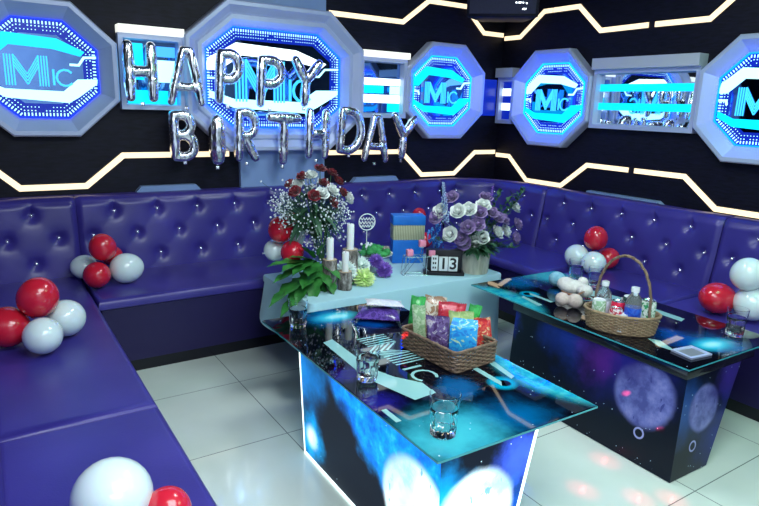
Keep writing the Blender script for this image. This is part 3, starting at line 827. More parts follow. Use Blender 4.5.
# ------------------------------------------------------------------ latex balloons
def balloon_proto(m):
    b = MB(); b.lathe([(0,-1.08)]+[(math.sin(PI*i/20)*(1-.06*math.cos(PI*i/20)*-1), -math.cos(PI*i/20)*(1.06)) for i in range(1,20)]+[(0,1.04)], seg=28)
    me = b
    return me
BAL = {}
def balloon(label, col, px, py, rp, z=None, pos=None, rot=(20,10), st=(1,1,1), grp=None):
    if pos is not None: p = Vector(pos)
    elif z is None:                     # rests on the seat
        z = .52
        for _ in range(8): p = at(px, py, 2, z); z = SZ+.003+rp/FPX*depth(p)*min(st)
    else: p = at(px, py, 2, z)
    r = rp/FPX*depth(p) if rp > 1 else rp
    if col not in BAL:
        root = thing('party_balloon', label, 'balloon', p, group=grp)
        b = balloon_proto(None); b.build('balloon_skin', M[col+'_latex'], root)
        b = MB(); b.lathe([(0,-1.05),(.05,-1.07),(.07,-1.12),(.035,-1.16),(.11,-1.24),(.09,-1.25),(0,-1.18)], seg=14); b.build('knot', M[col+'_latex'], root)
        BAL[col] = root
    else: root = dup(BAL[col], label, p)
    root['group'] = grp
    root.scale = (r*st[0]*.97, r*st[1]*.97, r*st[2]*.97); root.rotation_euler = (R(rot[0]), R(rot[1]), 0); root.location = p
    return root
gA, gB, gC, gD, gE, gF = ('balloons on the %s' % s for s in ('left sofa in the middle','sofa at the far left corner','left sofa nearest the camera','left side of the rose bouquet','sofa behind the handled basket','sofa at the right photo edge'))
balloon('red balloon topmost of the cluster on the left sofa', 'red', 38, 297, 20, .645, rot=(15,15), grp=gA)
balloon('red balloon at the left photo edge, on the left sofa', 'red', 8, 327, 21, rot=(60,90), grp=gA)
balloon('white balloon rear right of the left sofa cluster', 'white', 66, 318, 19, rot=(70,-20), grp=gA)
balloon('white balloon at the front of the left sofa cluster', 'white', 43, 336, 19, rot=(80,20), grp=gA)
balloon('red balloon topmost of the far left corner cluster', 'red', 102.5, 247, 13.5, .655, rot=(15,-10), grp=gB)
balloon('red balloon at the front bottom of the far left corner cluster', 'red', 97, 275, 13.5, rot=(80,-10), grp=gB)
balloon('white balloon on the right of the far left corner cluster', 'white', 127, 268, 15.5, rot=(0,85), grp=gB, st=(1,.95,1.02))
balloon('white balloon on the left of the far left corner cluster, half hidden', 'white', 84, 267, 12.5, rot=(0,-85), grp=gB)
balloon('small red balloon hidden at the back of the far left corner cluster', 'red', None, None, .06, pos=(.60,3.70,.56), rot=(80,0), grp=gB)
balloon('large white balloon nearest the camera at the bottom of the photo', 'white', 113, 498, 40, rot=(75,20), grp=gC)
balloon('red balloon cut by the bottom photo edge beside the large white one', 'red', 168, 511, 24, rot=(80,100), grp=gC)
balloon('red balloon topmost of the cluster beside the rose bouquet', 'red', 281, 229, 13.5, .79, rot=(15,-10), grp=gD)
balloon('darker red balloon below the other, above the big leaves', 'red', 292.5, 252, 12, .685, rot=(70,0), grp=gD)
balloon('white balloon left of the darker red one beside the bouquet', 'white', 275, 250, 11, .66, rot=(0,80), grp=gD)
balloon('white upright balloon between the red ones and the bouquet', 'white', None, None, .046, pos=at(298.5,237,1,3.02), rot=(15,10), grp=gD, st=(.8,.9,1.55))
balloon('small red balloon peeking out behind the bouquet cluster', 'red', None, None, .05, pos=at(292,221,1,3.12), rot=(15,10), grp=gD)
balloon('red balloon topmost of the cluster behind the handled basket', 'red', 596, 238, 12, .655, rot=(15,-10), grp=gE)
balloon('white balloon on the left of the cluster behind the handled basket', 'white', 577, 256, 12, rot=(70,-60), grp=gE)
balloon('white balloon in front in the cluster behind the handled basket', 'white', 594, 263, 12, rot=(80,30), grp=gE)
balloon('red balloon half hidden at right of the cluster behind the basket', 'red', 608, 258, 11, rot=(30,60), grp=gE)
balloon('round white balloon, upper of the two at the right photo edge', 'white', 748, 274, 16.5, .685, rot=(15,-10), grp=gF)
balloon('round white balloon, lower of the two at the right photo edge', 'white', 753, 304, 17.5, rot=(60,100), grp=gF)
balloon('oval red balloon on the right sofa, left of the white ones', 'red', 717, 298, 17, rot=(0,-80), grp=gF, st=(.95,1,1.18))
balloon('red balloon on the sofa behind the blue box, upper one', 'red', None, None, .055, pos=at(419,215,1,3.6), rot=(15,-10), grp='balloons behind the blue box')
balloon('red balloon right of the blue box, lower one behind the ribbon', 'red', None, None, .06, pos=at(425,240,1,3.5), rot=(0,100), grp='balloons behind the blue box')

# ------------------------------------------------------------------ glasses
def tumbler_proto(label):
    root = thing('drinking_glass', label, 'glass', group='faceted water glasses on the karaoke tables')
    b = MB()
    def mod(a, z): 
        k = max(0, min(1, (.085-z)/.02))*max(0, min(1, z/.012)); return 1 - .11*k*abs(math.sin(a*5))
    prof = [(0,0),(.033,0),(.0365,.003),(.038,.012),(.040,.06),(.042,.078),(.0385,.085),(.042,.092),(.0435,.118),(.0445,.125),(.0435,.1258),(.0425,.118),(.0405,.092),(.037,.085),(.036,.06),(.033,.026),(.028,.021),(0,.020)]
    b.lathe(prof, seg=40, mod=mod); b.build('glass_body', M['glass'], root)
    return root
def onz(px, py, z): return at(px, py, 2, z)
g = tumbler_proto('water glass at the far left corner of the glowing table'); 
gl = [((298,326),'water glass at the far left corner of the glowing table',1.0), ((367,379),'water glass at the left edge of the glowing table, halfway along',1.0), ((443,434),'water glass nearest the camera on the glowing table',1.08),
      ((575,280),'water glass at the far end of the dark table behind the white plush toy',1.0), ((594,286),'water glass on the dark table between plush toy and handled basket',.9), ((734,335),'water glass at the right edge of the dark table',1.02)]
for i, (q, lb, s) in enumerate(gl):
    o = g if i == 0 else dup(g, lb)
    o['label'] = lb; p = onz(*q, TZ+.0008); o.location = p; o.scale = (s,s,s); o.rotation_euler = (0,0,i*.7)

# ------------------------------------------------------------------ log candle holders and candles
def log_holder(label, px, py, h, r, seed):
    p = onz(px, py, C3+.001); root = thing('log_candle_holder', label, 'candle holder', p, group='bark covered log candle holders'); rnd = random.Random(seed)
    ph = [rnd.random()*6 for _ in range(4)]
    b = MB(); b.lathe([(0,0),(r*.97,0),(r,.004)]+[(r*(1+.03*math.sin(i*2+ph[3])), .004+(h-.008)*i/10) for i in range(1,10)]+[(r*.97,h)], seg=26, mod=lambda a, z: 1+.05*math.sin(3*a+ph[0])+.035*math.sin(7*a+ph[1]+z*30))
    b.build('bark', M['bark'], root)
    b = MB(); b.lathe([(r*.93,h-.003),(r*.93,h+.0005),(0,h+.0005)], seg=20); b.build('cut_top', M['cut_wood'], root)
    return p
def candle(label, p, z, h, r, m='wax'):
    root = thing('pillar_candle', label, 'candle', (p[0],p[1],z), group='white candles on the logs' if m == 'wax' else 'pink candles on the wire stand')
    b = MB(); b.lathe([(0,0),(r,0),(r,h-.004),(r*.9,h),(r*.5,h-.003),(0,h-.004)], seg=20); b.build('wax_body', M[m], root)
    b = MB(); b.tube([(0,0,h-.006),(.001,0,h+.008)], .0012, 5); b.build('wick', M['ink'], root)
p = log_holder('log candle holder at the left front of the three', 329.5, 289, .165, .040, 1); candle('white candle on the left log', p, C3+.1665, .115, .0195)
p = log_holder('shortest log candle holder, in the middle front', 345, 289, .10, .038, 2); candle('white candle on the shortest log', p, C3+.1015, .105, .0185)
p = log_holder('tallest log candle holder, behind the other two', 349.5, 282, .19, .045, 3); candle('white candle on the tallest log', p, C3+.1915, .14, .020)

# ------------------------------------------------------------------ flowers
def petal(b, T, w, h, curl, cup):
    def fn(s, t):
        x = (s-.5)*2; wd = w*math.sin(PI*(.12+.80*t))**.7
        return T @ Vector((x*wd, cup*(x*x)*w + curl*t*t, h*t*(1-.12*x*x)))
    b.grid(fn, 4, 4)
def rose_mesh(name, r=.03, seed=0):
    rnd = random.Random(seed); b = MB()
    b.ball((0,0,r*.62), (r*.40,r*.40,r*.52), 10, 6)
    for k, (n_, rad, open_, hh) in enumerate(((3,.20,.0,1.22),(4,.30,.16,1.2),(5,.38,.42,1.12),(6,.42,.85,.98))):
        for i in range(n_):
            a = 2*PI*(i+.37*k)/n_+rnd.uniform(-.15,.15)
            T = Matrix.Rotation(a,4,'Z') @ Matrix.Translation((0,-rad*r*.5,r*.1)) @ Matrix.Rotation(-open_*-.55*-1,4,'X') @ Matrix.Rotation(0,4,'Y')
            T = Matrix.Rotation(a,4,'Z') @ Matrix.Translation((0,-rad*r,r*(.12-.02*k))) @ Matrix.Rotation(open_*.62,4,'X')
            petal(b, T, r*(.55+.10*k), r*hh, -r*(.05+.22*k*.6), r*.35)
    return b
def mum_mesh(r, seed, n_=90):
    rnd = random.Random(seed); b = MB()
    for i in range(n_):
        t = (i+.5)/n_; ph = math.acos(1-1.25*t); a = i*2.39996
        d = Vector((math.sin(ph)*math.cos(a), math.sin(ph)*math.sin(a), math.cos(ph)))
        q = d.to_track_quat('Z','Y').to_matrix().to_4x4()
        petal(b, q, r*.16, r*(1+rnd.uniform(-.1,.1)), -r*.12, r*.15)
    b.ball((0,0,0), r*.55, 10, 6)
    return b
def leaf_geo(b, p, d, ln, wd, droop=.3, up=Vector((0,0,1)), lobes=0):
    p = Vector(p); d = Vector(d).normalized(); s_ = d.cross(up)
    if s_.length < .1: s_ = Vector((1,0,0))
    s_.normalize(); nn = s_.cross(d).normalized()
    def fn(s, t):
        x = (s-.5)*2; w = wd*math.sin(PI*min(1, t*.97+.03))**.8*(1.25-t*.6)
        if lobes: w *= 1+.28*math.sin(t*PI*lobes*2)
        return p + d*ln*t + s_*x*w*.5 + nn*(abs(x)*w*.12) - Vector((0,0,1))*droop*ln*t*t
    b.grid(fn, 4, 10)
ROSE = {}
def rose(root, m, pos, r, seed, d=None, nm='rose'):
    key = (m, seed % 3)
    if key not in ROSE: ROSE[key] = rose_mesh('rose', .03, seed % 3); o = ROSE[key].build(nm, M[m], root); ROSE[key] = o
    else:
        o = ROSE[key].copy(); COL.objects.link(o); o.parent = root
    o.name = nm
    o.location = pos; s = r/.03; o.scale = (s,s,s)
    d = Vector(d or (0,-.3,1)).normalized(); o.rotation_euler = (Matrix.Rotation(0,3,'X') @ d.to_track_quat('Z','Y').to_matrix()).to_euler()
    lab = {'red_rose':'dark red rose','white_rose':'white rose','purple_rose':'lilac purple rose'}[m]; o['label'] = lab
    return o
# red and white rose bouquet with baby's breath
base = onz(322, 291, C3+.001); base = Vector((1.50, 2.83, C3+.001))
root = thing('rose_bouquet', "tall bouquet of red and white roses with baby's breath", 'bouquet', base)
cen = at(313, 207, 1, 2.88) - base
YR = 2.80
def loc_b(px, py, y): return at(px, py, 1, y)-base
rr = [('red_rose',303,178.5),('red_rose',291.5,186),('red_rose',296,193),('red_rose',320,171),('red_rose',331,175),('red_rose',337,183),('red_rose',322.5,185),('red_rose',341,194),('red_rose',331,203),('red_rose',314,197),
      ('white_rose',310.5,178),('white_rose',299,186),('white_rose',321.5,195),('white_rose',331,192),('white_rose',346.5,199)]
bst = MB()
for i, (m, px, py) in enumerate(rr):
    dy = -.10 + .10*((px-316)/28)**2 + (.0 if py > 190 else .06)
    q = loc_b(px, py, 2.88+dy); d = (q-cen+Vector((0,-.03,.05))).normalized()
    rose(root, m, q, .028 if m == 'red_rose' else .031, i, d, nm=m)
    bst.tube([(q*.02+Vector((0,0,.12))), q*.5+Vector((0,0,.08)), q], .0022, 5)
bst.build('flower_stems', M['stem'], root)
gy = MB(); gs = MB(); rnd = random.Random(3)
for i in range(950):
    a = rnd.uniform(0,2*PI); e = rnd.uniform(-.95,1); rad = rnd.uniform(.6,1)
    cc = cen + Vector((math.cos(a)*math.sqrt(1-e*e)*.20*rad, math.sin(a)*math.sqrt(1-e*e)*.15*rad, e*.185*rad - .01))
    if i % 5 == 0: cc = loc_b(rnd.gauss(283,6), rnd.gauss(205,9), 2.85+rnd.uniform(-.04,.08))
    if i % 11 == 0: cc = loc_b(rnd.gauss(345,4), rnd.gauss(215,14), 2.85+rnd.uniform(-.04,.08))
    if i % 13 == 0: cc = loc_b(rnd.gauss(318,8), rnd.gauss(243,8), 2.85+rnd.uniform(-.04,.04))
    gy.ball(cc, rnd.uniform(.0035,.0062), 5, 4)
    if i % 2 == 0:
        gs.tube([cen*.55+Vector((0,0,.02)), (cc+cen*.9)/2+Vector((0,0,-.02)), cc], .0009, 3)
tag(gy.build('baby_breath', M['gyp'], root), kind='stuff'); tag(gs.build('baby_breath_stems', M['leaf_dark'], root), kind='stuff')
fol = MB()
for i in range(90):
    a = rnd.uniform(0,2*PI); e = rnd.uniform(-.9,.7)
    p0 = cen+Vector((math.cos(a)*.06, math.sin(a)*.05, e*.08)); d = Vector((math.cos(a)*math.sqrt(1-e*e), math.sin(a)*math.sqrt(1-e*e), e))
    leaf_geo(fol, p0, d, rnd.uniform(.07,.15), .03, .3)
fol.build('dark_foliage', M['leaf_dark'], root)
bl = MB()
for px, py, qx, qy, w_ in ((308,262,266,260,.055),(306,268,272,276,.05),(304,278,268,300,.055),(308,282,279,312,.05),(312,285,306,316,.05),(318,280,322,314,.055),(322,276,337,306,.05),
        (316,262,288,252,.05),(322,262,341,276,.045),(312,275,283,290,.055),(326,270,334,292,.05),(314,258,300,242,.045),(318,264,312,300,.06),(312,260,292,270,.06),(318,255,326,240,.045),
        (310,270,296,300,.06),(320,268,330,284,.05),(304,262,281,266,.05),(300,282,290,304,.05),(316,270,302,284,.07),(314,262,308,272,.07)):
    p0 = loc_b(px,py,2.80); p1 = loc_b(qx,qy,2.66 if qy > 262 else 2.76); d = p1-p0
    leaf_geo(bl, p0, d, d.length, w_*1.5, .14, lobes=3)
bl.build('broad_leaves', M['leaf'], root)
b = MB(); b.lathe([(0,0),(.045,0),(.05,.01),(.04,.07),(.055,.15),(.05,.152),(.035,.07),(.042,.014),(0,.012)], seg=22); b.build('vase', mat('blue_glass_vase', (.25,.35,.7), .1), root)

# posy
p = onz(352, 284, C3+.001)
root = thing('flower_posy', 'low posy of lime, pale green and violet blooms before the moss dish', 'flowers', p)
for m, px, py, y, r, sd in (('pale_petal',346,271,-.0,.064,1),('lime_petal',364,281,-.04,.062,2),('violet_petal',384,270,.05,.052,3),('pale_petal',361,266,.05,.055,4),('violet_petal',376,261,.08,.045,5)):
    q = at(px, py, 1, p.y+y)-p; q.z = max(q.z, r*.55)
    o = mum_mesh(r, sd).build('bloom', M[m], root, loc=q, rot=(R(35),R(-10),0)); o['label'] = {'pale_petal':'pale green bloom','lime_petal':'lime green bloom','violet_petal':'violet bloom'}[m]
b = MB()
for i in range(8): a = i*.8; leaf_geo(b, (.05+.05*math.cos(a),.03+.03*math.sin(a),.012), (math.cos(a),math.sin(a),.15), .07, .03, .2)
b.build('leaves', M['leaf'], root)

# moss dish on a stand
p = onz(373, 270, C3+.001); p = Vector((1.93,2.98,C3+.001))
dz = .095
root = thing('footed_dish', 'footed white dish standing behind the posy', 'dish', p)
b = MB(); b.lathe([(0,0),(.06,0),(.062,.006),(.02,.014),(.016,dz-.03),(.05,dz-.02),(.115,dz+.008),(.118,dz+.014),(.105,dz+.010),(.05,dz-.012),(0,dz-.012)], seg=32); b.build('dish_bowl', M['white_ceramic'], root)
mo = thing('moss_arrangement', 'green moss mound with a brown egg heaped in the footed dish', 'plant decoration', p+Vector((0,0,dz)))
b = MB(); rnd = random.Random(5)
for i in range(26):
    a = rnd.uniform(0,2*PI); rd = rnd.uniform(0,.085); b.ball((rd*math.cos(a), rd*math.sin(a), .018+rnd.uniform(0,.022)), (rnd.uniform(.02,.032),)*2+(rnd.uniform(.016,.026),), 10, 7)
b.build('moss', M['moss'], mo)
b = MB(); b.ball((.055,-.055,.045), (.024,.02,.018), 14, 9); b.build('egg', M['bark'], mo)
b = MB()
for i in range(9): b.ball((rnd.uniform(-.1,.0), rnd.uniform(-.03,.05), .055+rnd.uniform(0,.02)), .008, 6, 5)
b.build('white_berries', M['gyp'], mo)
b = MB()
for i in range(10): a = i*.7; leaf_geo(b, (.06*math.cos(a),.06*math.sin(a),.02), (math.cos(a),math.sin(a),.2), .06, .035, .4)
b.build('leaves', M['leaf'], mo)
tp = at(367, 222, 1, p.y)
root = thing('cake_topper', 'white round openwork topper on a stick in the moss dish', 'cake topper', (tp.x, p.y, p.z+dz+.04), R(-20))
hh = tp.z-(p.z+dz+.04)
b = MB(); b.tube([(.048*math.cos(a), 0, hh+.048*math.sin(a)) for a in [2*PI*i/32 for i in range(32)]], .0035, 6, closed=True); b.build('ring', M['wax'], root)
b = MB(); b.tube([(0,0,-.03),(0,0,hh-.048)], .0022, 6); b.build('stick', M['wax'], root)
b = MB()
for z_, ph in ((.018,0),(-.004,1.4),(-.024,2.2)):
    L_ = math.sqrt(.045**2-z_*z_); b.tube([(-L_+2*L_*i/24, 0, hh+z_+.009*math.sin(i*1.3+ph)) for i in range(25)], .0028, 5)
b.build('script_strokes', M['wax'], root)

# blue box
p = onz(410, 268, C3+.001); p = Vector((2.24,3.07,C3+.001))
root = thing('gift_box', 'tall blue box with a beige striped band, on the flower table', 'box', p, R(-24))
b = MB(); b.box((-.10,-.05,0), (.10,.05,.22), bev=.003); b.build('box_body', M['blue_card'], root)
bm_ = mat('beige_striped_card', (.6,.6,.4), .6); n = NT(bm_); X = n.xyz(); st = n.math('GREATER_THAN', n.math('FRACT', n.math('MULTIPLY', X[0], 95)), .62)
n.base(n.mix(st, (.5,.52,.34), (.22,.24,.15)))
b = MB(); b.box((-.1005,-.0505,.150), (.1005,.0505,.245), bev=.002); b.build('striped_band', bm_, root)
b = MB(); b.box((-.104,-.054,.245), (.104,.054,.305), bev=.004); b.build('lid', M['blue_card'], root)

# wire stand with pink candles
p = onz(416, 274, C3+.001); 
root = thing('wire_candle_stand', 'geometric silver wire stand in front of the blue box', 'candle stand', p, R(-20))
b = MB(); w_, d_, h_ = .085, .03, .11
for y in (-d_, d_):
    b.tube([(-w_,y,0),(w_,y,0),(w_-.01,y,h_),(-w_+.01,y,h_),(-w_,y,0)], .0022, 6); b.tube([(-w_,y,0),(0,y,h_),(w_,y,0)], .0018, 6)
    b.tube([(-w_+.03,y,0),(-w_+.03,y,h_)], .0018, 6); b.tube([(w_-.03,y,0),(w_-.03,y,h_)], .0018, 6)
for x, z in ((-w_,0),(w_,0),(w_-.01,h_),(-w_+.01,h_)): b.tube([(x,-d_,z),(x,d_,z)], .0022, 6)
b.build('wire_frame', M['wire'], root)
def cup(x, z):
    b = MB(); b.lathe([(0,z),(.022,z),(.0225,z+.004),(.0215,z+.004),(0,z+.003)], c=(x,0,0), seg=18); b.build('candle_plate', M['wire'], root)
RZ = Matrix.Rotation(R(-20),4,'Z')
for x, z, y_, lb in ((-.045,h_,0,'pink cube candle on the left of the wire stand'),(.03,.165,0,'pink cube candle highest on the wire stand'),(.09,.105,0,'pink cube candle on the right of the wire stand')):
    cup(x, z)
    if x > 0:
        b = MB(); b.tube([(x*.7,0,h_-.002),(x,0,z)], .002, 6); b.build('arm', M['wire'], root)
    q = p + RZ @ Vector((x,0,z+.0045))
    rt = thing('pink_candle', lb, 'candle', q, R(-20), 'pink candles on the wire stand')
    b = MB(); b.box((-.019,-.019,0), (.019,.019,.036), bev=.004); b.build('wax_body', M['pink_wax'], rt)
    b = MB(); b.tube([(0,0,.033),(0,0,.043)], .0011, 5); b.build('wick', M['ink'], rt)
# blue ribbon bow
p = onz(441, 272, C3+.001)
root = thing('ribbon_bow', 'crinkled blue ribbon bow behind the date block', 'ribbon', (2.36,2.93,C3+.001))
b = MB()
for i in range(9):
    a = i*.7; c = Vector((.02*math.cos(a*3), .01*math.sin(a*5), .16+.018*i-.05))
    b.grid(lambda s, t, a=a, c=c: c+Vector((math.cos(a)*.045*math.sin(PI*s), .02*math.sin(a)*math.sin(PI*s)+.012*(t-.5), .035*math.sin(2*PI*s)*(1 if i % 2 else -1)+.02*(t-.5))), 12, 2)
ob = b.build('ribbon_loops', pack('blue_foil_ribbon', [(.02,.12,.55),(.1,.4,.8),(.3,.2,.6)], 30), root); ob.modifiers.new('t','SOLIDIFY').thickness = .001
b = MB(); b.tube([(0,0,0),(0,0,.12),(.01,0,.28)], .004, 6); b.build('stick', M['wire'], root)

# date block
p = onz(443, 275, C3+.001); fw = Vector((p.x, p.y, 0)).normalized(); rz = math.atan2(fw.y, fw.x)-PI/2+R(6)
root = thing('block_calendar', 'black perpetual calendar with white blocks showing 13', 'calendar', p+Vector((fw.x*.03,fw.y*.03,0)), rz); root.scale = (1.13,1.13,1.1)
b = MB(); b.box((-.107,-.04,0), (.107,.04,.016), bev=.002); b.build('base', M['black_plastic'], root)
b = MB(); b.box((-.095,-.012,.016), (.095,.03,.135), bev=.002); b.build('holder', M['black_plastic'], root)
def block(x0, x1, z0, z1, t, s, nm):
    o = MB(); o.box((x0,-.028,z0), (x1,-.0125,z1), bev=.002); ob = o.build(nm, M['tile_white'], root)
    o = MB(); o.text(t, s, XF(((x0+x1)/2,-.0288,(z0+z1)/2), (1,0,0), (0,0,1), (0,-1,0)), .0004)
    o.build('numeral', M['ink'], ob, flat=True)
o = MB(); o.box((-.067,-.028,.022), (-.033,-.0125,.106), bev=.002); ob = o.build('month_block', M['tile_white'], root)
o = MB()
for z_ in (.035,.060,.085):
    for x_ in (-.060,-.049): o.box((x_,-.0292,z_), (x_+.007,-.0284,z_+.011))
o.build('small_print', M['ink'], ob)
block(-.028,.020,.022,.100,'1',.085,'number_block')
block(.023,.071,.022,.100,'3',.085,'number_block')

# purple and white arrangement
base = onz(476.5, 274, C3+.001)+Vector((.03,.055,0)); base.z = C3+.001
root = thing('plank_planter', 'round planter of whitewashed planks holding the purple roses', 'planter', base)
b = MB(); b.lathe([(0,0),(.082,0),(.092,.128),(.089,.13),(.081,.10),(0,.098)], seg=48, mod=lambda a, z: 1-.03*(abs(math.sin(a*7)) < .16)); b.build('planks', M['pot_wood'], root)
for i in range(14):
    if i > 12: break
fb = base+Vector((0,0,.10))
root = thing('rose_arrangement', 'arrangement of lilac and white roses in the whitewashed planter', 'flowers', fb)
fc = at(478, 222, 1, base.y)-fb
rl = [('white_rose',440,211),('purple_rose',436,217),('white_rose',458,211),('white_rose',469,209),('white_rose',483.5,205),('purple_rose',480,212),('purple_rose',498,217),('purple_rose',504,219),('white_rose',515,207),
      ('purple_rose',518,224),('purple_rose',516,238),('white_rose',498,232),('white_rose',506,231),('purple_rose',478,224),('purple_rose',468,227),('purple_rose',461,238),('white_rose',450,234),('white_rose',474.5,242),('white_rose',482,237),('purple_rose',489.5,243),('purple_rose',451.5,197),('purple_rose',486,197),('purple_rose',464,243),('purple_rose',492,212)]
bst = MB()
for i, (m, px, py) in enumerate(rl):
    k = math.hypot((px-478)/45, (py-222)/30); q = at(px, py, 1, base.y-.10+.12*k*k)-fb
    d = (q-Vector((0,.02,.03))).normalized()+Vector((-.25,-.35,.0)); rose(root, m, q-d.normalized()*.02, .038 if m[0] == 'w' else .036, i+5, d, nm=m)
    bst.tube([(0,0,-.0), q*.45+Vector((0,0,.02)), q-d.normalized()*.02], .002, 5)
bst.build('flower_stems', M['stem'], root)
b = MB(); rnd = random.Random(9)
for i in range(260):
    a = rnd.uniform(0,2*PI); e = rnd.uniform(-.1,.85); d = Vector((math.cos(a)*math.sqrt(1-e*e), math.sin(a)*math.sqrt(1-e*e), e))
    leaf_geo(b, Vector((0,0,.05))+d*rnd.uniform(.03,.10), d, rnd.uniform(.05,.10), .028, .25)
for px, py in ((525,190),(512,195),(520,198),(500,192),(438,240),(515,248),(500,246)):
    q = at(px,py,1,base.y)-fb
    for t in range(12):
        c = Vector((0,0,.06)).lerp(q, .35+.65*t/11); leaf_geo(b, c, (rnd.uniform(-1,1),rnd.uniform(-1,1),rnd.uniform(0,1)), .045, .026, .1); leaf_geo(b, c, (rnd.uniform(-1,1),rnd.uniform(-1,1),rnd.uniform(0,1)), .04, .022, .1)
    b.tube([(0,0,.06), q], .0018, 4)
b.build('foliage', M['leaf_dark'], root)
for nm, px0, py0, px1, py1, m in (('delphinium',446,222,443,182,'blue_petal'),('lilac_spike',490,205,493,186,'violet_petal')):
    b = MB(); A = at(px0,py0,1,base.y-.03)-fb; B = at(px1,py1,1,base.y-.03)-fb
    for i in range(70 if nm[0] == 'd' else 24):
        t = i/(70 if nm[0] == 'd' else 24); c = A.lerp(B, t); rr_ = rnd.uniform(.5,1.25)*(.019 if nm[0] == 'd' else .008)*(1-.6*t); a = i*2.4
        b.ball(c+Vector((math.cos(a)*rr_, math.sin(a)*rr_, 0)), .0065*(1-.4*t), 6, 4)
    b.tube([(0,0,.05), A, B], .002, 5); b.build(nm, M[m], root)

# ------------------------------------------------------------------ baskets
def weave(b, per, z0, z1, rows, stakes, amp=.0035, r=.0042, flare=0):
    """per(t)->(x,y,nx,ny) closed curve"""
    N = stakes*4
    for k in range(rows):
        z = z0+(z1-z0)*(k+.5)/rows; pts = []
        for i in range(N):
            x, y, nx, ny = per(i/N); o = amp*math.cos(PI*(i/4+k))+flare*(z-z0); pts.append((x+nx*o, y+ny*o, z))
        b.tube(pts, (z1-z0)/rows*.47, 6, closed=True, flat=None)
    for s_ in range(stakes):
        x, y, nx, ny = per((s_+.0)/stakes); b.tube([(x,y,z0),(x+nx*flare*(z1-z0),y+ny*flare*(z1-z0),z1)], .0028, 5)
def rect_per(w, d, r=.02):
    L = [(-w+r,-d,w-r,-d),(w,-d+r,w,d-r),(w-r,d,-w+r,d),(-w,d-r,-w,-d+r)]
    segs = []
    tot = 0
    for i in range(4):
        x0_,y0_,x1_,y1_ = L[i]; l = math.hypot(x1_-x0_, y1_-y0_); segs.append(('l', l, L[i])); tot += l
        cx_, cy_ = [(w-r,-d+r),(w-r,d-r),(-w+r,d-r),(-w+r,-d+r)][i]; segs.append(('a', r*PI/2, (cx_,cy_,-PI/2+i*PI/2))); tot += r*PI/2
    def f(t):
        s = (t % 1)*tot
        for k, l, q in segs:
            if s <= l:
                if k == 'l':
                    x0_,y0_,x1_,y1_ = q; u = s/l; dx, dy = (x1_-x0_)/l, (y1_-y0_)/l; return (x0_+(x1_-x0_)*u, y0_+(y1_-y0_)*u, dy, -dx)
                a = q[2]+s/r; return (q[0]+r*math.cos(a), q[1]+r*math.sin(a), math.cos(a), math.sin(a))
            s -= l
        return f(0)
    return f
def oval_per(a, c):
    def f(t):
        t *= 2*PI; x, y = a*math.cos(t), c*math.sin(t); n_ = Vector((math.cos(t)/a, math.sin(t)/c)).normalized(); return (x, y, n_.x, n_.y)
    return f
def basket(label, p, rz, per, h, rows, stakes, m, flare=.12):
    root = thing('wicker_basket', label, 'basket', p, rz, 'brown wicker snack baskets')
    b = MB(); weave(b, per, .004, h-.006, rows, stakes, flare=flare); b.build('woven_wall', M[m], root)
    b = MB(); pts = []
    for i in range(96):
        x, y, nx, ny = per(i/96); o = flare*h; pts.append((x+nx*(o+.0015*math.sin(i*1.3)), y+ny*(o+.0015*math.sin(i*1.3)), h-.003))
    b.tube(pts, .0065, 8, closed=True); b.build('rim', M[m], root)
    b = MB(); q = [per(i/48)[:2] for i in range(48)]; b.prism(q, (.001,.008)); b.build('base', M[m], root)
    return root
# long basket on the glowing table: corners from the photo
c0, c1, c2 = onz(399.5,347,TZ), onz(455,376,TZ), onz(497,362,TZ)
ctr = (c0+c2)/2; d1 = (c1-c0); L1 = d1.length; L2 = (c2-c1).length; rz = math.atan2(d1.y, d1.x)
PB = Vector((ctr.x, ctr.y, TZ+.0008)); LB, WB = L1/2-.006, L2/2-.006
root = basket('long rectangular wicker basket of snacks on the glowing table', PB, rz, rect_per(LB, WB, .012), .088, 10, 40, 'wicker', .04)
BT = Matrix.Translation(PB) @ Matrix.Rotation(rz,4,'Z')

def bag_mesh(w, h, t, seed=0, seal=.012, nu=12, nv=16):
    """pillow packet standing up in xz, thickness along y"""
    rnd = random.Random(seed); ph = rnd.random()*6; b = MB()
    def prof(s, v):
        x = (s-.5)*2; z = v
        e = (1-abs(x)**4)**.5 if abs(x) < 1 else 0
        zz = 0 if v < seal/h or v > 1-seal/h else math.sin(PI*(v-seal/h)/(1-2*seal/h))**.55
        return t/2*e*zz*(1+.12*math.sin(7*x+ph)*math.sin(9*z+ph))
    for sgn in (1,-1):
        b.grid(lambda s, v: Vector(((s-.5)*w*(1-.07*math.sin(PI*v)), sgn*(prof(s, v)+.0006), v*h+.003*math.sin(s*9+ph)*(v > .9))), nu, nv)
    return b
def bag(name, label, cat, p, w, h, t, m, rot=(0,0,0), seed=0, grp='snack packets in the long basket'):
    root = thing(name, label, cat, p, group=grp, rot=tuple(R(a) for a in rot))
    b = bag_mesh(w, h, t, seed); b.build('packet_body', m, root)
    b = MB()
    for k in range(14): x = (k-6.5)/14*w*.97; b.box((x-w*.012,-.0016,h-.010), (x+w*.012,.0016,h+.002))
    b.build('crimped_seal', m, root)
    return root
def inb(x, y, z=.012): return BT @ Vector((x, y, z))
RZB = math.degrees(rz)
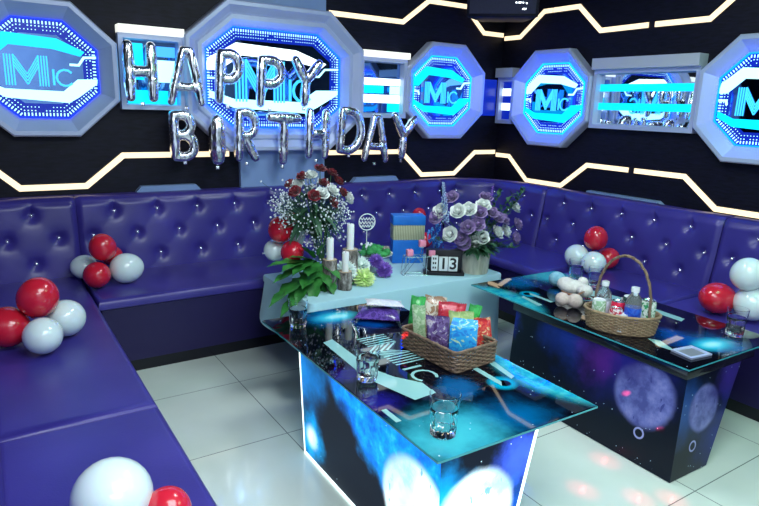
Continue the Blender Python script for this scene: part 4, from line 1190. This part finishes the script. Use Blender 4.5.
P_ = {'green':pack('green_film', [(.03,.35,.06),(.05,.5,.1),(.6,.75,.5)]), 'floral':pack('pale_green_film', [(.35,.6,.3),(.6,.78,.5),(.08,.3,.12)], 30),
      'purple':pack('purple_film', [(.08,.04,.14),(.16,.1,.28),(.5,.46,.52),(.3,.07,.1)], 18), 'bluebox':pack('blue_print_card', [(.02,.25,.75),(.03,.42,.85),(.5,.75,.5),(.75,.8,.3)], 14, .4),
      'red':pack('red_film', [(.5,.02,.04),(.6,.04,.07),(.8,.75,.75)], 12), 'brown':pack('brown_white_film', [(.4,.25,.15),(.75,.7,.6),(.85,.85,.85)], 18), 'lime':pack('lime_film', [(.4,.6,.2),(.55,.7,.3),(.9,.8,.2)], 18),
      'redy':pack('red_yellow_film', [(.55,.03,.04),(.7,.08,.05),(.8,.6,.3),(.85,.8,.8)], 24), 'white':pack('white_violet_film', [(.7,.72,.78),(.8,.8,.85),(.3,.2,.5)], 16), 'violet':pack('violet_film', [(.06,.03,.2),(.12,.06,.35),(.7,.7,.8)], 18)}
def standing(label, m, px, pb, pt, wpx, t, tilt=(0,0), turn=0, seed=0, nm='snack_packet'):
    p = onz(px, pb, TZ+.014); top = ray(px, pt); k = math.hypot(p.x, p.y)/math.hypot(top.x, top.y); h = CAM_H+top.z*k-p.z
    w = wpx/FPX*depth(p); face = math.degrees(math.atan2(p.y, p.x))-90
    if nm == 'snack_packet': bag(nm, label, 'snack', p, w, h, t, P_[m], (tilt[0],tilt[1],face+turn), seed)
    return p, w, h, face
standing('dark green leaf-shaped packet at the left end of the long basket', 'green', 413, 338, 297, 15, .03, (-4,6), 10, 1)
standing('pale green flowered packet standing left in the long basket', 'floral', 419.5, 345, 305, 14, .03, (3,-3), -15, 2)
standing('brown and white packet at the back of the long basket', 'brown', 431, 338, 297, 22, .035, (-6,4), 0, 3)
standing('dark purple packet standing in the middle of the long basket', 'purple', 437.5, 355, 315, 24, .04, (4,-2), -8, 4)
standing('bright red packet behind the purple one in the long basket', 'red', 447, 345, 303, 28, .04, (-5,5), 8, 5)
standing('red and silver packet at the right end of the long basket', 'redy', 484, 352, 319, 21, .035, (-6,-12), -8, 6)
standing('small green packet with a pointed top in the long basket', 'green', 466, 345, 304, 13, .025, (0,10), 10, 7)
standing('lime and yellow packet behind the blue carton', 'lime', 461, 350, 311, 25, .03, (2,-3), 0, 8)
p, w_, h_, fc_ = standing('x', 'red', 462, 359, 323, 27, 0, nm='carton')
root = thing('snack_carton', 'bright blue printed carton in the long basket', 'snack', p, R(fc_-6), group='snack packets in the long basket')
b = MB(); b.box((-w_/2,-.018,0), (w_/2,.018,h_-.012), bev=.002); b.build('carton_body', P_['bluebox'], root)
b = MB(); b.hexa([(-w_/2,.016,h_-.013),(w_/2,.016,h_-.013),(w_/2,.018,h_-.013),(-w_/2,.018,h_-.013),(-w_*.45,.03,h_+.008),(w_*.45,.03,h_+.008),(w_*.45,.032,h_+.007),(-w_*.45,.032,h_+.007)]); b.build('flap', P_['bluebox'], root)
# packet lying on the glowing table
q = onz(389, 317, TZ+.0008)
bag('snack_packet', 'dark violet packet lying on the far end of the glowing table', 'snack', q+Vector((.0,.08,.026)), .21, .16, .05, P_['violet'], (93,0,-38), 11, 'packets lying beside the basket')
bag('snack_packet', 'white packet lying on top of the violet one at the far end', 'snack', q+Vector((.02,.085,.058)), .18, .12, .028, P_['white'], (86,4,-28), 12, 'packets lying beside the basket')

# handled oval basket on the dark table
e0, e1, e2 = onz(582,315,TZ), onz(621,337,TZ), onz(661,327,TZ)
cc = (e0+e2)/2; dd = e2-e0; LO = dd.length/2*.93; rz2 = math.atan2(dd.y, dd.x)
nrm2 = Vector((-dd.y, dd.x, 0)).normalized(); front = abs((e1-cc).dot(nrm2)); WO = .10
cc = cc + nrm2*(WO-front)
PO = Vector((cc.x, cc.y, TZ+.0008))
root = basket('oval wicker basket with tall arched handle on the dark table', PO, rz2, oval_per(LO-.02, WO-.015), .095, 12, 44, 'wicker_light', .18)
b = MB(); hpts = []
for i in range(33):
    a = PI*i/32; hpts.append((math.cos(a)*(-.02)*0 + .0, math.cos(a)*(WO+.030)*1.0, .085+.265*math.sin(a)**.8))
hx = -.01
b.tube([(hx+.004*math.sin(i*2.2), y, z) for i, (x, y, z) in enumerate(hpts)], .0065, 8)
b.tube([(hx+.010*math.sin(i*1.6), y, z+.005*math.cos(i*1.6)) for i, (x, y, z) in enumerate(hpts)], .0028, 6)
b.build('handle', M['wicker'], root, rot=(0,0,R(66)))
OT = Matrix.Translation(PO) @ Matrix.Rotation(rz2,4,'Z')
def ino(x, y, z=.010): return OT @ Vector((x, y, z))
def bottle(label, p, s=1, lab='blue_label'):
    root = thing('water_bottle', label, 'bottle', p, group='drinks and treats in the handled basket')
    root.scale = (s,s,s)
    b = MB(); b.lathe([(0,0),(.026,0),(.029,.004),(.029,.03),(.027,.034),(.029,.038),(.029,.105),(.025,.125),(.013,.143),(.0125,.15),(.0,.15)], seg=24); b.build('bottle_body', M['plastic_clear'], root)
    b = MB(); b.lathe([(.0293,.035),(.0296,.036),(.0296,.092),(.0293,.093)], seg=24); b.build('label_band', M[lab], root)
    b = MB(); b.lathe([(0,.166),(.014,.166),(.0145,.164),(.0145,.149),(.0125,.149)], seg=20, mod=lambda a, z: 1+.02*math.sin(a*20)); b.build('cap', M['white_ceramic'], root)
M['blue_label'] = pack('blue_bottle_label', [(.01,.06,.5),(.02,.12,.65),(.7,.8,.9)], 22, .3)
M['pale_label'] = pack('pale_bottle_label', [(.5,.6,.7),(.6,.7,.8),(.2,.3,.5)], 22, .3)
bottle('clear water bottle with blue label and white cap, standing right in the basket', ino(.045,-.03), 1.25)
bottle('water bottle with white cap at the rear left of the basket', ino(-.085,.04), 1.2, 'pale_label')
def can(label, p, r, h, m, top='wire', rot=None, nm='drink_can'):
    root = thing(nm, label, 'can', p, group='drinks and treats in the handled basket'); r *= 1.1; h *= 1.22
    if rot: root.rotation_euler = tuple(R(a) for a in rot)
    b = MB(); b.lathe([(0,0),(r*.85,0),(r,.006),(r,h-.01),(r*.9,h-.001)], seg=24); b.build('can_body', m, root)
    b = MB(); b.lathe([(r*.9,h-.001),(r*.88,h+.001),(r*.82,h-.003),(0,h-.003)], seg=24); b.build('lid', M[top], root)
M['gold'] = mat('tan_lid', (.45,.28,.12), .4)
can('white and green tin with a tan lid at the right end of the basket', ino(.105,-.015), .031, .125, pack('white_green_tin', [(.75,.8,.75),(.6,.7,.6),(.05,.3,.12),(.02,.05,.03)], 20), 'wire')
can('red can in the middle of the basket', ino(-.02,.01), .028, .10, pack('red_can', [(.65,.01,.05),(.75,.03,.08),(.8,.6,.6)], 18))
can('red can in front of the other red can', ino(-.025,-.045), .027, .085, pack('crimson_can', [(.55,.01,.05),(.8,.7,.7),(.65,.02,.06)], 18))
can('dark jar behind the blue labelled bottle', ino(.03,.05), .03, .115, mat('dark_green_jar', (.02,.06,.04), .2), 'white_ceramic', nm='snack_jar')
can('white and green cup at the left end of the basket', ino(-.10,-.03), .028, .105, pack('green_white_cup', [(.7,.78,.7),(.3,.5,.3),(.05,.2,.1)], 20), 'white_ceramic', nm='snack_cup')
can('small white tub low at the front of the basket', ino(.0,-.062), .026, .07, M['white_ceramic'], 'white_ceramic', nm='snack_tub')
bag('snack_packet', 'silvery white packet lying on top of the basket rear', 'snack', ino(.0,.075,.07), .13, .06, .03, P_['white'], (15,80,math.degrees(rz2)), 15, 'drinks and treats in the handled basket')

# plush toy on the dark table
q = onz(570, 303, TZ); 
root = thing('plush_toy', 'white plush toy lying down, cream feet towards the camera, beside the basket', 'soft toy', (q.x, q.y, TZ+.0008))
def rel(px, py, z): return at(px, py, 2, z)-Vector((q.x,q.y,TZ+.0008))
b = MB()
b.ball(rel(573,287,TZ+.045), (.075,.06,.04), 18, 12, Matrix.Rotation(R(-50),4,'Z')); b.ball(rel(566,284,TZ+.05), (.05,.05,.04), 14, 10); b.ball(rel(585,291,TZ+.05), (.045,.04,.035), 14, 10); b.ball(rel(583,282,TZ+.06), (.03,.03,.03))
o = b.build('body', M['plush'], root); rm = o.modifiers.new('u','REMESH'); rm.mode = 'VOXEL'; rm.voxel_size = .006; rm.use_smooth_shade = True; o.modifiers.new('s','SMOOTH').iterations = 6
for px, py, r_ in ((562.5,299,.036),(575,301,.039)):
    b = MB(); c = rel(px,py,TZ+.038); b.ball(c, (r_,r_*1.05,r_*.96), 18, 12); b.build('foot', M['cream_plush'], root)
b = MB(); b.ball(rel(557,279,TZ+.045), (.047,.047,.043), 18, 12); o = b.build('head', M['blue_plush'], root); o['label'] = 'light blue plush head'
b = MB(); b.tube([rel(562,291,TZ+.06), rel(568,294,TZ+.068), rel(577,295,TZ+.066), rel(584,292,TZ+.06)], .005, 6); b.build('ribbon', M['brown'], root)

# small square tray
q = onz(691, 359, TZ+.0008); q = (onz(671,354,TZ)+onz(711,353,TZ))/2
root = thing('square_tray', 'small grey square tray with pale rim on the dark table', 'tray', (q.x,q.y,TZ+.0008), R(-8))
b = MB(); s_ = .062
frame_mesh(b, [([(-s_+k,-s_*.8+k),(s_-k,-s_*.8+k),(s_-k,s_*.8-k),(-s_+k,s_*.8-k)], z) for k, z in ((0,0),(-.001,.008),(.012,.008),(.014,.003))], Matrix()); b.build('rim', M['frame'], root, flat=True)
b = MB(); b.box((-s_+.013,-s_*.8+.013,.0005), (s_-.013,s_*.8-.013,.003)); b.build('tray_base', mat('grey_tray', (.2,.22,.24), .3), root, flat=True)

# ------------------------------------------------------------------ lights
def area(name, loc, size, power, col, rot=(0,0,0)):
    l = bpy.data.lights.new(name, 'AREA'); l.shape = 'RECTANGLE'; l.size, l.size_y = size; l.energy = power; l.color = col
    o = bpy.data.objects.new(name, l); COL.objects.link(o); o.location = loc; o.rotation_euler = rot; return o
area('ceiling_lamp', (.9,.5,CZ-.03), (1.6,1.2), 58, (.86,.96,1))
area('ceiling_lamp', (2.0,2.2,CZ-.03), (.5,.5), 20, (.85,.95,1))
area('ceiling_lamp', (.2,-1.0,CZ-.03), (1.8,1.2), 52, (.85,.92,1))
area('ceiling_lamp', (2.9,.6,CZ-.03), (.8,.8), 13, (.35,1,.6))
def point(name, loc, power, col, r=.06):
    l = bpy.data.lights.new(name, 'POINT'); l.energy = power; l.color = col; l.shadow_soft_size = r
    o = bpy.data.objects.new(name, l); COL.objects.link(o); o.location = loc; return o
def spot(name, loc, target, power, col, ang, blend=.3, r=.004):
    l = bpy.data.lights.new(name, 'SPOT'); l.energy = power; l.color = col; l.spot_size = R(ang); l.spot_blend = blend; l.shadow_soft_size = r
    o = bpy.data.objects.new(name, l); COL.objects.link(o); o.location = loc
    o.rotation_euler = (Vector(target)-Vector(loc)).to_track_quat('-Z','Y').to_euler(); return o
# disco laser: narrow red beams from a projector on the ceiling
LP = (1.9,-.6,2.6)
for t in ((1.875,1.32,0),(2.13,1.41,0),(2.02,1.17,0),(2.13,1.10,0)):
    o = spot('red_laser', LP, t, 900, (1,.09,.11), 1, 1, .001); o.scale = (1.25,.4,1); o.rotation_euler.rotate_axis('Z', R(25))
    spot('red_laser_halo', LP, t, 260, (1,.02,.05), 2.6, 1)
for t in (at(621,451,0,2.23), at(661,429,0,2.235), at(627,392,0,2.24), at(402,340,0,1.42)):
    o = spot('red_laser', (.2,-.3,2.3), t, 3500, (1,.02,.05), 1, 1, .001); o.scale = (.7,.5,1)
w = bpy.data.worlds.new('World'); SC.world = w; w.use_nodes = True
w.node_tree.nodes['Background'].inputs[0].default_value = (.02,.03,.08,1); w.node_tree.nodes['Background'].inputs[1].default_value = 1

vs = SC.view_settings; vs.view_transform = 'Standard'; vs.look = 'None'; vs.gamma = 1; vs.exposure = 0.22
try: vs.use_curve_mapping = False
except Exception: pass
